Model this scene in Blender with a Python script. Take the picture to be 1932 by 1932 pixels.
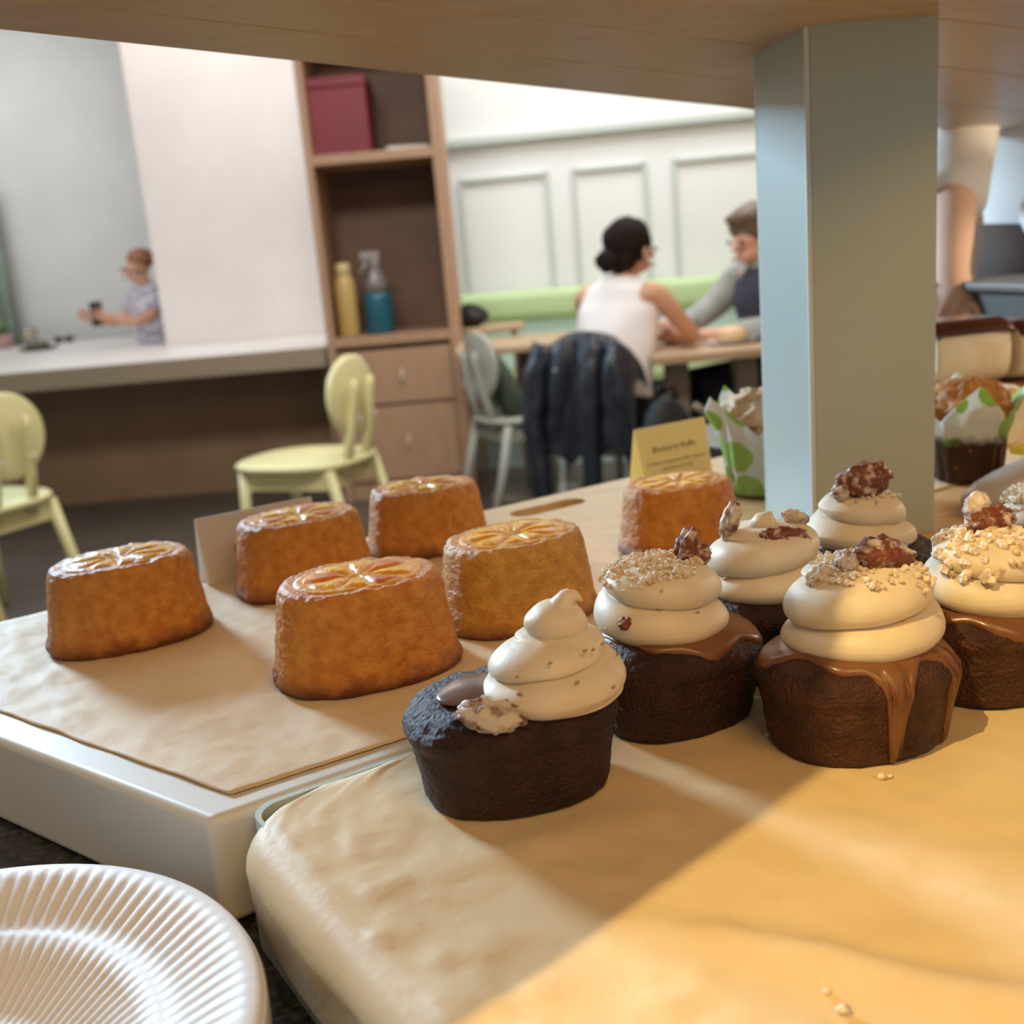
import bpy, math, random
from mathutils import Vector, Matrix, noise
from mathutils.geometry import tessellate_polygon
for o in list(bpy.data.objects): bpy.data.objects.remove(o)
S = bpy.context.scene
C = S.collection
PI = math.pi
R = math.radians
random.seed(7)

# ------------------------------------------------------------------ camera
ZC = 1.11
pitch, roll = R(13.4), R(4.9)
fw = Vector((0, math.cos(pitch), -math.sin(pitch)))
r0 = Vector((1, 0, 0)); u0 = r0.cross(fw)
cr = math.cos(roll) * r0 - math.sin(roll) * u0
cu = math.sin(roll) * r0 + math.cos(roll) * u0
cam = bpy.data.objects.new('camera', bpy.data.cameras.new('camera'))
C.objects.link(cam); S.camera = cam
cam.matrix_world = Matrix(((cr.x, cu.x, -fw.x, 0), (cr.y, cu.y, -fw.y, 0), (cr.z, cu.z, -fw.z, ZC), (0, 0, 0, 1)))
cam.data.sensor_width = 36
cam.data.lens = 36 * 2000 / 1932
cam.data.clip_start = .02
cam.data.dof.use_dof = True
cam.data.dof.focus_distance = .47
cam.data.dof.aperture_fstop = cam.data.lens / 3.7

# ------------------------------------------------------------------ world, daylight, exposure
W = bpy.data.worlds.new('world'); S.world = W; W.use_nodes = True
W.node_tree.nodes['Background'].inputs[0].default_value = (.86, .94, 1.0, 1)
W.node_tree.nodes['Background'].inputs[1].default_value = .25
S.view_settings.view_transform = 'Standard'
S.view_settings.look = 'None'
S.view_settings.gamma = 1
S.view_settings.use_curve_mapping = False
S.view_settings.exposure = 0.0

def area(name, loc, target, sx, sy, power, col, spread=180):
    l = bpy.data.lights.new(name, 'AREA'); l.shape = 'RECTANGLE'; l.size = sx; l.size_y = sy
    l.energy = power; l.color = col; l.spread = R(spread)
    o = bpy.data.objects.new(name, l); C.objects.link(o); o.location = loc
    o.rotation_euler = (Vector(target) - Vector(loc)).to_track_quat('-Z', 'Y').to_euler()
    return o
area('window_daylight', (-3.33, 4.4, 2.75), (0, .45, .9), 1.15, 1.0, 128, (.52, .76, 1.0), 85)
area('bench_fill', (.9, 4.9, 3.2), (.9, 5.0, 0), 2.0, 1.6, 60, (.95, .98, 1.0))  # fill light added to brighten the bench and panelled wall
area('desk_fill', (-1.5, 5.6, 3.2), (-1.5, 5.9, .8), 1.0, .8, 18, (1.0, .93, .90))  # added fill over desk and partition, the ceiling above is closed
area('alcove_fill', (-3.6, 7.2, 3.2), (-3.2, 7.6, .8), 1.6, 1.6, 34, (1.0, .99, .98))  # extra fill put in to lift the dark alcove
area('cafe_ceiling_panel', (.5, -1.05, 2.6), (.1, .6, .9), 1.2, .8, 20, (1.0, .56, .16))
area('cafe_middle_fill', (-.5, 1.7, 3.2), (-.5, 5.2, .6), 1.4, .7, 38, (.98, .97, .95), 100)  # unseen fill added for the camera-facing fronts of cabinet and desk

# ------------------------------------------------------------------ materials
MATS = {}
def lin(c):
    return tuple(((v / 255) / 12.92 if v / 255 <= .04045 else ((v / 255 + .055) / 1.055) ** 2.4) for v in c)
def mat(name, col, col2=None, nscale=8., rough=.6, bump=0, bscale=60., metal=0, coat=0, sss=0, spec=.5,
        emit=None, stretch=None, detail=4., contrast=(.35, .65), trans=0, sheen=0, bdist=.001):
    if name in MATS: return MATS[name]
    m = bpy.data.materials.new(name); m.use_nodes = True
    nt = m.node_tree; b = nt.nodes['Principled BSDF']
    c1 = lin(col) + (1,)
    b.inputs['Base Color'].default_value = c1
    b.inputs['Roughness'].default_value = rough
    b.inputs['Metallic'].default_value = metal
    b.inputs['Coat Weight'].default_value = coat
    b.inputs['Coat Roughness'].default_value = .15
    b.inputs['Specular IOR Level'].default_value = spec
    b.inputs['Transmission Weight'].default_value = trans
    b.inputs['Sheen Weight'].default_value = sheen
    if sss:
        b.inputs['Subsurface Weight'].default_value = sss
        b.inputs['Subsurface Radius'].default_value = (.004, .002, .001)
        b.inputs['Subsurface Scale'].default_value = 1
    tc = nt.nodes.new('ShaderNodeTexCoord'); mp = nt.nodes.new('ShaderNodeMapping')
    nt.links.new(tc.outputs['Object'], mp.inputs['Vector'])
    if stretch: mp.inputs['Scale'].default_value = stretch
    if col2:
        n = nt.nodes.new('ShaderNodeTexNoise'); n.inputs['Scale'].default_value = nscale; n.inputs['Detail'].default_value = detail
        r = nt.nodes.new('ShaderNodeValToRGB')
        r.color_ramp.elements[0].position = contrast[0]; r.color_ramp.elements[1].position = contrast[1]
        r.color_ramp.elements[0].color = c1; r.color_ramp.elements[1].color = lin(col2) + (1,)
        nt.links.new(mp.outputs[0], n.inputs['Vector']); nt.links.new(n.outputs['Fac'], r.inputs[0])
        nt.links.new(r.outputs[0], b.inputs['Base Color'])
    if bump:
        n2 = nt.nodes.new('ShaderNodeTexNoise'); n2.inputs['Scale'].default_value = bscale; n2.inputs['Detail'].default_value = 5
        bp = nt.nodes.new('ShaderNodeBump'); bp.inputs['Strength'].default_value = bump; bp.inputs['Distance'].default_value = bdist
        nt.links.new(mp.outputs[0], n2.inputs['Vector']); nt.links.new(n2.outputs['Fac'], bp.inputs['Height'])
        nt.links.new(bp.outputs[0], b.inputs['Normal'])
    if emit:
        b.inputs['Emission Color'].default_value = lin(emit[0]) + (1,); b.inputs['Emission Strength'].default_value = emit[1]
    MATS[name] = m
    return m
def height_mix(m, z0, z1, col):
    """a second colour of the thing itself (a baked crust, a grease-soaked foot) below z0, none above z1"""
    nt = m.node_tree; b = nt.nodes['Principled BSDF']
    tc = nt.nodes.new('ShaderNodeTexCoord'); sp = nt.nodes.new('ShaderNodeSeparateXYZ')
    nz = nt.nodes.new('ShaderNodeTexNoise'); nz.inputs['Scale'].default_value = 90
    ad = nt.nodes.new('ShaderNodeMath'); ad.operation = 'MULTIPLY_ADD'; ad.inputs[1].default_value = (z1 - z0) * 1.3; ad.inputs[2].default_value = -(z1 - z0) * .65
    a2 = nt.nodes.new('ShaderNodeMath'); a2.operation = 'ADD'
    mr = nt.nodes.new('ShaderNodeMapRange'); mr.inputs[1].default_value = z0; mr.inputs[2].default_value = z1
    mx = nt.nodes.new('ShaderNodeMix'); mx.data_type = 'RGBA'
    nt.links.new(tc.outputs['Object'], sp.inputs[0]); nt.links.new(tc.outputs['Object'], nz.inputs['Vector'])
    nt.links.new(nz.outputs['Fac'], ad.inputs[0]); nt.links.new(ad.outputs[0], a2.inputs[0]); nt.links.new(sp.outputs['Z'], a2.inputs[1])
    nt.links.new(a2.outputs[0], mr.inputs[0]); nt.links.new(mr.outputs[0], mx.inputs['Factor'])
    mx.inputs['A'].default_value = lin(col) + (1,)
    src = b.inputs['Base Color'].links[0].from_socket if b.inputs['Base Color'].links else None
    if src: nt.links.new(src, mx.inputs['B'])
    else: mx.inputs['B'].default_value = b.inputs['Base Color'].default_value
    nt.links.new(mx.outputs['Result'], b.inputs['Base Color'])

def translucent(m, fac):
    """thin paper lets light from behind through"""
    nt = m.node_tree; b = nt.nodes['Principled BSDF']; out = nt.nodes['Material Output']
    t = nt.nodes.new('ShaderNodeBsdfTranslucent'); mx = nt.nodes.new('ShaderNodeMixShader'); mx.inputs[0].default_value = fac
    if b.inputs['Base Color'].links: nt.links.new(b.inputs['Base Color'].links[0].from_socket, t.inputs[0])
    else: t.inputs[0].default_value = b.inputs['Base Color'].default_value
    nt.links.new(b.outputs[0], mx.inputs[1]); nt.links.new(t.outputs[0], mx.inputs[2]); nt.links.new(mx.outputs[0], out.inputs['Surface'])
M_wall = mat('wall_paint', (236, 236, 234), (230, 230, 228), 3, .7)
M_wallpink = mat('partition_paint', (236, 230, 226), (231, 224, 220), 3, .6)
M_panelwall = mat('panel_paint', (238, 240, 238), (233, 236, 233), 3, .5)
M_mould = mat('moulding_paint', (196, 206, 200), None, rough=.5)
M_ceil = mat('ceiling_paint', (240, 240, 238), (235, 235, 233), 3, .8)
M_peach = mat('peach_wall', (214, 178, 146), (206, 168, 136), 2, .6)
M_floor = mat('floor_boards', (92, 82, 72), (70, 62, 55), 6, .45, stretch=(1, 8, 1))
M_granite = mat('granite', (30, 29, 28), (86, 82, 78), 220, .25, detail=6, contrast=(.45, .75))
M_shelfwood = mat('shelf_wood', (196, 168, 132), (184, 156, 118), 5, .32, stretch=(1, 14, 1), spec=.4)
M_boardwood = mat('board_wood', (222, 182, 128), (208, 164, 108), 10, .4, stretch=(3, 30, 3))
M_cabwood = mat('cabinet_wood', (178, 142, 112), (168, 132, 102), 6, .5, stretch=(8, 8, 1))
M_cabin = mat('cabinet_inside', (110, 80, 58), (98, 70, 50), 6, .6)
M_deskpanel = mat('desk_panel', (140, 112, 84), (130, 102, 76), 4, .6)
M_white = mat('white_laminate', (238, 236, 234), None, rough=.35)
M_deskedge = mat('desk_edge', (150, 134, 112), None, rough=.5)
M_green = mat('post_green', (182, 193, 184), (177, 188, 179), 6, .35, bump=.05, bscale=300)
M_stand = mat('stand_laminate', (222, 219, 210), (216, 212, 203), 8, .4)
M_tray = mat('tray_green', (190, 200, 190), None, rough=.4)
M_paper = mat('parchment', (226, 200, 158), (218, 188, 142), 14, .55, bump=.25, bscale=260, spec=.25)
M_paper_l = mat('parchment_pale', (228, 206, 172), (220, 194, 156), 16, .6, bump=.3, bscale=200, spec=.2)
M_plate = mat('plate_paper', (240, 236, 232), None, rough=.5, bump=.05, bscale=400)
M_orange = mat('orange_cake', (216, 146, 62), (194, 118, 42), 150, .5, bump=1, bscale=620, spec=.4, bdist=.0012)
height_mix(M_orange, .003, .012, (112, 58, 22))
M_orange_b = mat('orange_cake_pale', (218, 164, 74), (198, 134, 50), 120, .48, bump=1, bscale=560, spec=.5, bdist=.0014)
height_mix(M_orange_b, .003, .011, (122, 68, 28))
M_rind = mat('citrus_pith', (230, 172, 72), (218, 146, 48), 120, .45, bump=1, bscale=240, spec=.25, bdist=.0015)
M_seg = mat('citrus_flesh', (244, 192, 40), (228, 152, 26), 160, .35, bump=1, bscale=220, coat=.08, spec=.3, bdist=.0012)
M_seg2 = mat('citrus_flesh_red', (232, 150, 50), (206, 112, 60), 120, .35, bump=1, bscale=220, coat=.08, spec=.3, bdist=.0012)
M_choc = mat('chocolate_sponge', (64, 38, 26), (46, 26, 18), 90, .5, bump=1.0, bscale=620, spec=.35, bdist=.0022)
M_choc_r = mat('chocolate_sponge_red', (82, 46, 26), (56, 30, 18), 90, .48, bump=1.0, bscale=620, spec=.35, bdist=.0022)
M_toffee = mat('toffee_glaze', (128, 82, 44), (112, 68, 34), 60, .34, coat=.15, bump=.1, bscale=150)
M_chocglaze = mat('milk_glaze', (120, 96, 84), (108, 84, 72), 60, .25, coat=.3)
M_frost = mat('buttercream', (230, 214, 186), (222, 203, 172), 60, .5, bump=.15, bscale=240, sss=.12)
M_crumb = mat('nut_crumb', (244, 232, 212), (206, 176, 138), 260, .7, bump=.5, bscale=600)
M_pecan = mat('candied_pecan', (118, 58, 34), (212, 190, 170), 220, .4, bump=1, bscale=420, contrast=(.5, .68))
M_pecan_w = mat('sugared_pecan', (214, 196, 178), (110, 66, 50), 170, .5, bump=1, bscale=420, contrast=(.48, .66))
M_speck = mat('nut_speck', (178, 140, 94), None, rough=.6)

# ------------------------------------------------------------------ mesh helpers
class MB:
    def __init__(s): s.v = []; s.f = []
    def add(s, v, f):
        k = len(s.v); s.v += [tuple(p) for p in v]; s.f += [tuple(i + k for i in q) for q in f]
    def box(s, c, d, rz=0, rot=None):
        x, y, z = d[0] / 2, d[1] / 2, d[2] / 2
        m = rot if rot is not None else Matrix.Rotation(rz, 3, 'Z')
        v = [Vector(c) + m @ Vector(p) for p in ((-x, -y, -z), (x, -y, -z), (x, y, -z), (-x, y, -z), (-x, -y, z), (x, -y, z), (x, y, z), (-x, y, z))]
        s.add(v, ((0, 3, 2, 1), (4, 5, 6, 7), (0, 1, 5, 4), (1, 2, 6, 5), (2, 3, 7, 6), (3, 0, 4, 7))); return s
    def prism(s, poly, z0, z1):
        n = len(poly)
        v = [(p[0], p[1], z0) for p in poly] + [(p[0], p[1], z1) for p in poly]
        f = [tuple(range(n - 1, -1, -1)), tuple(range(n, 2 * n))] + [(i, (i + 1) % n, n + (i + 1) % n, n + i) for i in range(n)]
        s.add(v, f); return s
    def rings(s, rings, cap=True):
        n = len(rings[0]); v = [p for r in rings for p in r]; f = []
        for i in range(len(rings) - 1):
            for j in range(n):
                k = (j + 1) % n
                f.append((i * n + j, i * n + k, (i + 1) * n + k, (i + 1) * n + j))
        if cap:
            f.append(tuple(range(n - 1, -1, -1))); m = (len(rings) - 1) * n; f.append(tuple(m + j for j in range(n)))
        s.add(v, f); return s
    def lathe(s, prof, seg=32, c=(0, 0, 0), cap=True, sx=1, sy=1):
        return s.rings([[(c[0] + r * sx * math.cos(2 * PI * j / seg), c[1] + r * sy * math.sin(2 * PI * j / seg), c[2] + z) for j in range(seg)] for r, z in prof], cap)
    def tube(s, pts, rad, seg=10, side=None, flat=1.0):
        """swept tube with elliptical section; rad one radius or one per point; side fixes the wide axis"""
        pts = [Vector(p) for p in pts]; n = len(pts); rr = rad if isinstance(rad, (list, tuple)) else [rad] * n
        rings = []; prev = Vector(side) if side else None
        for i, p in enumerate(pts):
            t = (pts[min(i + 1, n - 1)] - pts[max(i - 1, 0)]).normalized()
            if prev is None:
                prev = t.orthogonal()
            a = (prev - t * prev.dot(t)); a = a.normalized() if a.length > 1e-6 else t.orthogonal().normalized()
            if not side: prev = a
            b = t.cross(a)
            ra, rb = rr[i] if isinstance(rr[i], (list, tuple)) else (rr[i], rr[i] * flat)
            rings.append([p + a * ra * math.cos(2 * PI * j / seg) + b * rb * math.sin(2 * PI * j / seg) for j in range(seg)])
        return s.rings(rings)
    def blob(s, c, d, seg=12, amp=0, fr=100, seed=0, rot=None):
        rows = seg // 2 + 1; rg = []
        for i in range(rows + 1):
            ph = PI * (i + .03 if i == 0 else (i - .03 if i == rows else i)) / rows
            ring = []
            for j in range(seg):
                th = 2 * PI * j / seg
                u = Vector((math.sin(ph) * math.cos(th), math.sin(ph) * math.sin(th), -math.cos(ph)))
                k = 1 + amp * noise.noise(u * fr + Vector((seed * 7.3, seed * 3.1, seed)))
                q = Vector((u.x * d[0] * k, u.y * d[1] * k, u.z * d[2] * k))
                if rot is not None: q = rot @ q
                ring.append(Vector(c) + q)
            rg.append(ring)
        return s.rings(rg)
    def build(s, name, m, parent=None, smooth=True, bevel=0, sub=0, solid=0, loc=None, rz=0):
        me = bpy.data.meshes.new(name); me.from_pydata(s.v, [], s.f); me.update()
        if smooth: me.polygons.foreach_set('use_smooth', [True] * len(me.polygons))
        me.materials.append(m)
        o = bpy.data.objects.new(name, me); C.objects.link(o)
        if parent is not None: o.parent = parent
        if loc is not None: o.location = loc
        if rz: o.rotation_euler.z = rz
        if solid:
            k = o.modifiers.new('solid', 'SOLIDIFY'); k.thickness = solid; k.offset = -1
        if bevel:
            k = o.modifiers.new('bevel', 'BEVEL'); k.width = bevel; k.segments = 3; k.limit_method = 'ANGLE'; k.angle_limit = R(40)
            if smooth:
                k2 = o.modifiers.new('wn', 'WEIGHTED_NORMAL'); k2.keep_sharp = False
        if sub:
            k = o.modifiers.new('sub', 'SUBSURF'); k.levels = sub; k.render_levels = sub
        return o
def tag(o, label=None, cat=None, group=None, kind=None):
    if label: o['label'] = label
    if cat: o['category'] = cat
    if group: o['group'] = group
    if kind: o['kind'] = kind
    return o
def thing(name, label, cat, loc=(0, 0, 0), rz=0, group=None):
    o = bpy.data.objects.new(name, None); C.objects.link(o)
    o.empty_display_size = .02; o.location = loc; o.rotation_euler.z = rz
    return tag(o, label, cat, group)
def struct(o): o['kind'] = 'structure'; return o
def bx(name, lo, hi, m, parent=None, bevel=0, smooth=False):
    return MB().box([(a + b) / 2 for a, b in zip(lo, hi)], [b - a for a, b in zip(lo, hi)]).build(name, m, parent, smooth=smooth, bevel=bevel)
def supr(a, b, n, th):
    return (abs(math.cos(th) / a) ** n + abs(math.sin(th) / b) ** n) ** (-1 / n)
def resample(prof, step):
    out = [prof[0]]
    for p, q in zip(prof, prof[1:]):
        k = max(1, round(math.dist(p, q) / step))
        out += [(p[0] + (q[0] - p[0]) * i / k, p[1] + (q[1] - p[1]) * i / k) for i in range(1, k + 1)]
    return out
def smoothprof(p, it=2):
    for _ in range(it):
        q = [p[0]]
        for a, b in zip(p, p[1:]):
            q.append((a[0] * .75 + b[0] * .25, a[1] * .75 + b[1] * .25)); q.append((a[0] * .25 + b[0] * .75, a[1] * .25 + b[1] * .75))
        q.append(p[-1]); p = q
    return p
def lerp_path(pts, k=6):
    out = []
    for a, b in zip(pts, pts[1:]): out += [tuple(Vector(a).lerp(Vector(b), i / k)) for i in range(k)]
    return out + [pts[-1]]
E1 = (.848, .530)
def D(e, n): return (e * .848 - n * .530, e * .530 + n * .848)     # along / across the display counter
def text_mesh(name, body, size, m, parent, loc, rot):
    cu_ = bpy.data.curves.new(name, 'FONT'); cu_.body = body; cu_.size = size; cu_.align_x = 'CENTER'; cu_.resolution_u = 2
    t = bpy.data.objects.new(name, cu_); C.objects.link(t)
    bpy.context.view_layer.update()
    me = bpy.data.meshes.new_from_object(t.evaluated_get(bpy.context.evaluated_depsgraph_get()))
    bpy.data.objects.remove(t); bpy.data.curves.remove(cu_)
    me.name = name; me.materials.clear(); me.materials.append(m)
    o = bpy.data.objects.new(name, me); C.objects.link(o); o.parent = parent; o.location = loc; o.rotation_euler = rot
    return o
def copy_tree(o, parent=None):
    c = o.copy(); C.objects.link(c); c.parent = parent
    for ch in list(o.children): copy_tree(ch, c)
    return c

# ------------------------------------------------------------------ the room
ZT, ZG = .90, .85           # display top, granite top
struct(bx('floor', (-6, -2.5, -.05), (4.5, 10, 0), M_floor))
struct(bx('ceiling', (-6, -2.5, 3.3), (4.5, 10, 3.36), M_ceil))
# left wall with the daylight window, stopping before the deep desk alcove
wl = struct(MB().box((-3.5, .75, 1.65), (.1, 5.7, 3.3)).box((-3.5, 6.15, 1.65), (.1, 1.9, 3.3)).box((-3.5, 4.4, .95), (.1, 1.6, 1.9)).box((-3.5, 4.4, 3.28), (.1, 1.6, .04)).build('wall_left', M_wall, smooth=False))
win = struct(MB().box((-3.5, 3.63, 2.58), (.12, .06, 1.36)).box((-3.5, 5.17, 2.58), (.12, .06, 1.36)).box((-3.5, 4.4, 1.93), (.14, 1.6, .06)).box((-3.5, 4.4, 3.23), (.12, 1.6, .06)).build('window_1', M_white, smooth=False))
bx('pane', (-3.51, 3.66, 1.96), (-3.505, 5.14, 3.2), mat('window_glass', (240, 246, 250), None, rough=.02, trans=1.0, spec=.3), win)
struct(bx('wall_alcove', (-6, 8.6, 0), (-.7, 8.7, 3.3), M_wall))
struct(bx('wall_alcove_side', (-6.0, 5.0, 0), (-5.9, 8.7, 3.3), M_wall))
struct(bx('wall_partition', (-1.93, 6.30, 0), (-.72, 6.42, 3.3), M_wallpink))
struct(bx('wall_right', (2.45, 2.6, 0), (2.55, 7.5, 3.3), M_peach))
struct(bx('wall_service', (1.05, 2.55, 0), (4.4, 2.65, 3.3), M_peach))
# panelled back wall, a little nearer on the right; built along its own axis
bwall = MB().box((1.4, .06, 1.65), (4.4, .1, 3.3)).build('wall_back', M_panelwall, smooth=False)
bwall.location = (-.75, 6.42, 0); bwall.rotation_euler.z = R(-8); struct(bwall)
cor = MB().box((1.4, -.02, 1.765), (4.4, .06, .05)).build('cornice', M_mould, bwall, bevel=.01)
for k, (xa, xb) in enumerate(((.02, .46), (.62, 1.12), (1.27, 1.67), (1.83, 2.36), (2.52, 3.0))):
    fr = MB()
    for c_, d_ in ((((xa + xb) / 2, 0, 1.56), (xb - xa, .03, .02)), (((xa + xb) / 2, 0, .56), (xb - xa, .03, .02)), ((xa, 0, 1.06), (.03, .03, 1.02)), ((xb, 0, 1.06), (.03, .03, 1.02))): fr.box(c_, d_)
    fr.build('panel_moulding', M_mould, bwall, smooth=False)

# bench along the panelled wall
bench = thing('bench', 'upholstered green wall bench below the white panelled wall', 'bench', (-.75, 6.42, 0), R(-8))
M_bgreen = mat('bench_green', (196, 222, 170), (188, 214, 160), 4, .6)
M_bteal = mat('bench_teal', (192, 218, 210), None, rough=.6)
M_bolive = mat('bench_seat', (158, 172, 122), (150, 164, 114), 4, .6)
MB().box((1.825, -.14, .845), (2.75, .12, .17)).build('back_cushion', M_bgreen, bench, bevel=.05)
MB().box((1.825, -.10, .62), (2.75, .10, .28)).build('back_panel', M_bteal, bench, smooth=False)
MB().box((1.825, -.36, .44), (2.75, .56, .11)).build('seat_cushion', M_bolive, bench, bevel=.04)
MB().box((1.825, -.34, .19), (2.75, .50, .38)).build('base', M_bteal, bench, smooth=False)

# big white desk on the left, wall end against the cabinet
desk = thing('desk', 'long white-topped desk with brown panel underneath at the left', 'desk', (-1.9, 5.6, 0))
def dpt(x, y, z): return (x + 1.9, y - 5.6, z)
MB().prism([dpt(*p, 0)[:2] for p in ((-5.6, 5.17), (-.835, 5.17), (-.835, 6.29), (-1.94, 6.29), (-1.94, 8.3), (-5.6, 8.3))], .68, .775).build('desk_top', M_white, desk, smooth=False, bevel=.004)
MB().box(dpt(-3.2, 5.163, .7275), (4.73, .012, .095)).build('front_edge', M_deskedge, desk, smooth=False)
MB().box(dpt(-3.0, 5.75, .34), (4.2, .03, .68)).build('back_panel', M_deskpanel, desk, smooth=False)
MB().box(dpt(-.85, 5.6, .34), (.03, .7, .68)).build('end_panel', M_deskpanel, desk, smooth=False)

# tall cabinet with open shelves and drawers
CX0, CX1, CY = -.815, -.170, 5.15
cab = thing('shelf_cabinet', 'tall light-brown cabinet with open shelves above two drawers', 'cabinet', ((CX0 + CX1) / 2, CY + .25, 0))
ox, oy = (CX0 + CX1) / 2, CY + .25
def cb(name, lo, hi, m, par=cab, bev=.003): return MB().box([(a + b) / 2 - o_ for a, b, o_ in zip(lo, hi, (ox, oy, 0))], [b - a for a, b in zip(lo, hi)]).build(name, m, par, smooth=False, bevel=bev)
cb('side_panel', (CX0, CY, 0), (CX0 + .035, CY + .5, 2.25), M_cabwood)
cb('side_panel', (CX1 - .055, CY, 0), (CX1, CY + .5, 2.25), M_cabwood)
cb('back_panel', (CX0 + .035, CY + .48, 0), (CX1 - .055, CY + .5, 2.25), M_cabin)
for z in (.76, 1.60, 2.2):
    cb('shelf', (CX0 + .035, CY + .005, z), (CX1 - .055, CY + .48, z + .045), M_cabwood)
for z0, z1 in ((.475, .735), (.10, .462)):
    d = cb('drawer', (CX0 + .04, CY + .002, z0), (CX1 - .06, CY + .40, z1), M_cabwood)
    MB().tube([(.02, -.252, (z0 + z1) / 2 - .03), (.02, -.262, (z0 + z1) / 2 - .03), (.02, -.262, (z0 + z1) / 2 + .03), (.02, -.252, (z0 + z1) / 2 + .03)], .007, 8).build('handle', mat('handle_pale', (206, 186, 166), None, rough=.4), d)
cb('plinth', (CX0 + .035, CY + .03, 0), (CX1 - .055, CY + .05, .095), M_cabwood)

# things on the cabinet shelves
bxr = thing('storage_box', 'dark red storage box on the upper cabinet shelf', 'box', (-.645, 5.38, 1.645))
M_red = mat('box_red', (128, 22, 36), (112, 18, 30), 5, .5)
MB().box((0, 0, .15), (.27, .30, .30)).build('body', M_red, bxr, bevel=.006)
MB().box((0, 0, .325), (.28, .31, .05)).build('lid', M_red, bxr, bevel=.006)
tag(MB().box((-.36, 5.30, 1.653), (.19, .22, .015), .2).build('paper_stack', mat('paper_white', (214, 206, 196), None, rough=.7), smooth=False), 'small stack of white papers beside the red box', 'papers')
bt = thing('cleaner_bottle', 'slim tan bottle standing on the lower cabinet shelf', 'bottle', (-.715, 5.27, .805))
M_tan = mat('bottle_tan', (190, 160, 96), None, rough=.35)
MB().lathe([(.045, 0), (.05, .01), (.05, .25), (.04, .285), (.03, .30)], 20).build('body', M_tan, bt)
MB().lathe([(.034, .298), (.036, .305), (.036, .345), (.03, .352)], 20).build('cap', mat('bottle_cap', (200, 178, 130), None, rough=.4), bt)
sp = thing('spray_bottle', 'blue spray bottle with grey trigger on the cabinet shelf', 'bottle', (-.565, 5.30, .805), R(15))
MB().lathe([(.06, 0), (.068, .012), (.068, .17), (.062, .20)], 24, sy=.75).build('body', mat('bottle_blue', (30, 92, 110), None, rough=.3), sp)
MB().lathe([(.062, .199), (.055, .25), (.03, .31), (.022, .325)], 24, sy=.75).build('shoulder', mat('bottle_clear', (120, 116, 112), None, rough=.3), sp)
M_trig = mat('trigger_grey', (150, 142, 138), None, rough=.4)
MB().box((-.02, 0, .375), (.10, .035, .04)).lathe([(.026, .32), (.026, .36)], 16).build('spray_head', M_trig, sp, bevel=.008)
MB().tube([(-.035, 0, .36), (-.055, 0, .32), (-.075, 0, .29)], [.012, .010, .007], 8).build('trigger', M_trig, sp)

# ------------------------------------------------------------------ display counter
ct = thing('service_counter', 'service counter with dark speckled granite top under the display', 'counter', (0, .45, 0))
gp = [(-.75, -.25), (1.3, -.25), (1.9, 1.1), D(1.25, 1.15), D(.95, 1.15), D(.95, .775), D(-.06, .775), (-.75, .50)]
MB().prism([(x, y - .45) for x, y in gp], .82, ZG).build('counter_top', M_granite, ct, smooth=False, bevel=.004)
gp2 = [(-.70, -.2), (1.25, -.2), (1.8, 1.08), D(1.2, 1.1), D(1.0, 1.1), D(1.0, .74), D(-.03, .74), (-.70, .47)]
MB().prism([(x, y - .45) for x, y in gp2], 0, .82).build('counter_body', M_stand, ct, smooth=False)
# left stand
B_ = (-.1325, .3905)
ls = thing('display_stand', 'cream laminate display stand under the orange cakes', 'display stand', (-.1, .6, ZG))
lp = [B_, D(.374, .4014), D(.374, .772), (-.47, .622), (-.40, .595)]
def off(poly, o): return [(x - o[0], y - o[1]) for x, y in poly]
MB().prism(off(lp, (-.1, .6)), 0, .05).build('stand_body', M_stand, ls, smooth=True, bevel=.0045)
# wooden board with a handle slot
wb = thing('display_board', 'pale wooden board with a handle slot behind the cupcakes', 'board', (*D(.7, .59), ZG))
def slot(cx, cn, l, r, seg=8):
    out = []
    for s_ in (1, -1):
        for i in range(seg + 1):
            a = -PI / 2 + PI * i / seg
            out.append((cx + s_ * (l / 2) + s_ * r * math.cos(a), cn + s_ * r * math.sin(a)))
    return out
def holed(outer, inner, z0, z1):
    m = MB(); pts = outer + inner; n = len(pts); tri = tessellate_polygon([[Vector((*p, 0)) for p in outer], [Vector((*p, 0)) for p in inner]])
    v = [(x, y, z1) for x, y in pts] + [(x, y, z0) for x, y in pts]
    f = []
    for t in tri:
        a, b_, c_ = (Vector((*pts[i], 0)) for i in t)
        up = (b_ - a).cross(c_ - a).z > 0
        t = tuple(t) if up else tuple(reversed(t))
        f.append(t); f.append(tuple(n + i for i in reversed(t)))
    for lo, hi in ((0, len(outer)), (len(outer), n)):
        k = hi - lo
        for i in range(k): f.append((lo + i, lo + (i + 1) % k, n + lo + (i + 1) % k, n + lo + i))
    m.add(v, f); return m
wo = [D(e - .7, n - .59) for e, n in ((.3765, .4035), (1.22, .4035), (1.22, .772), (.3765, .772))]
wi = [D(e - .7, n - .59) for e, n in slot(.497, .7360, .050, .0125)]
holed(wo, wi, .026, .05).build('board_top', M_boardwood, wb, smooth=False)
MB().prism([D(e - .7, n - .59) for e, n in ((.385, .41), (1.21, .41), (1.21, .765), (.385, .765))], 0, .026).build('riser', mat('riser_brown', (150, 116, 80), None, rough=.6), wb, smooth=False)
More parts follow.
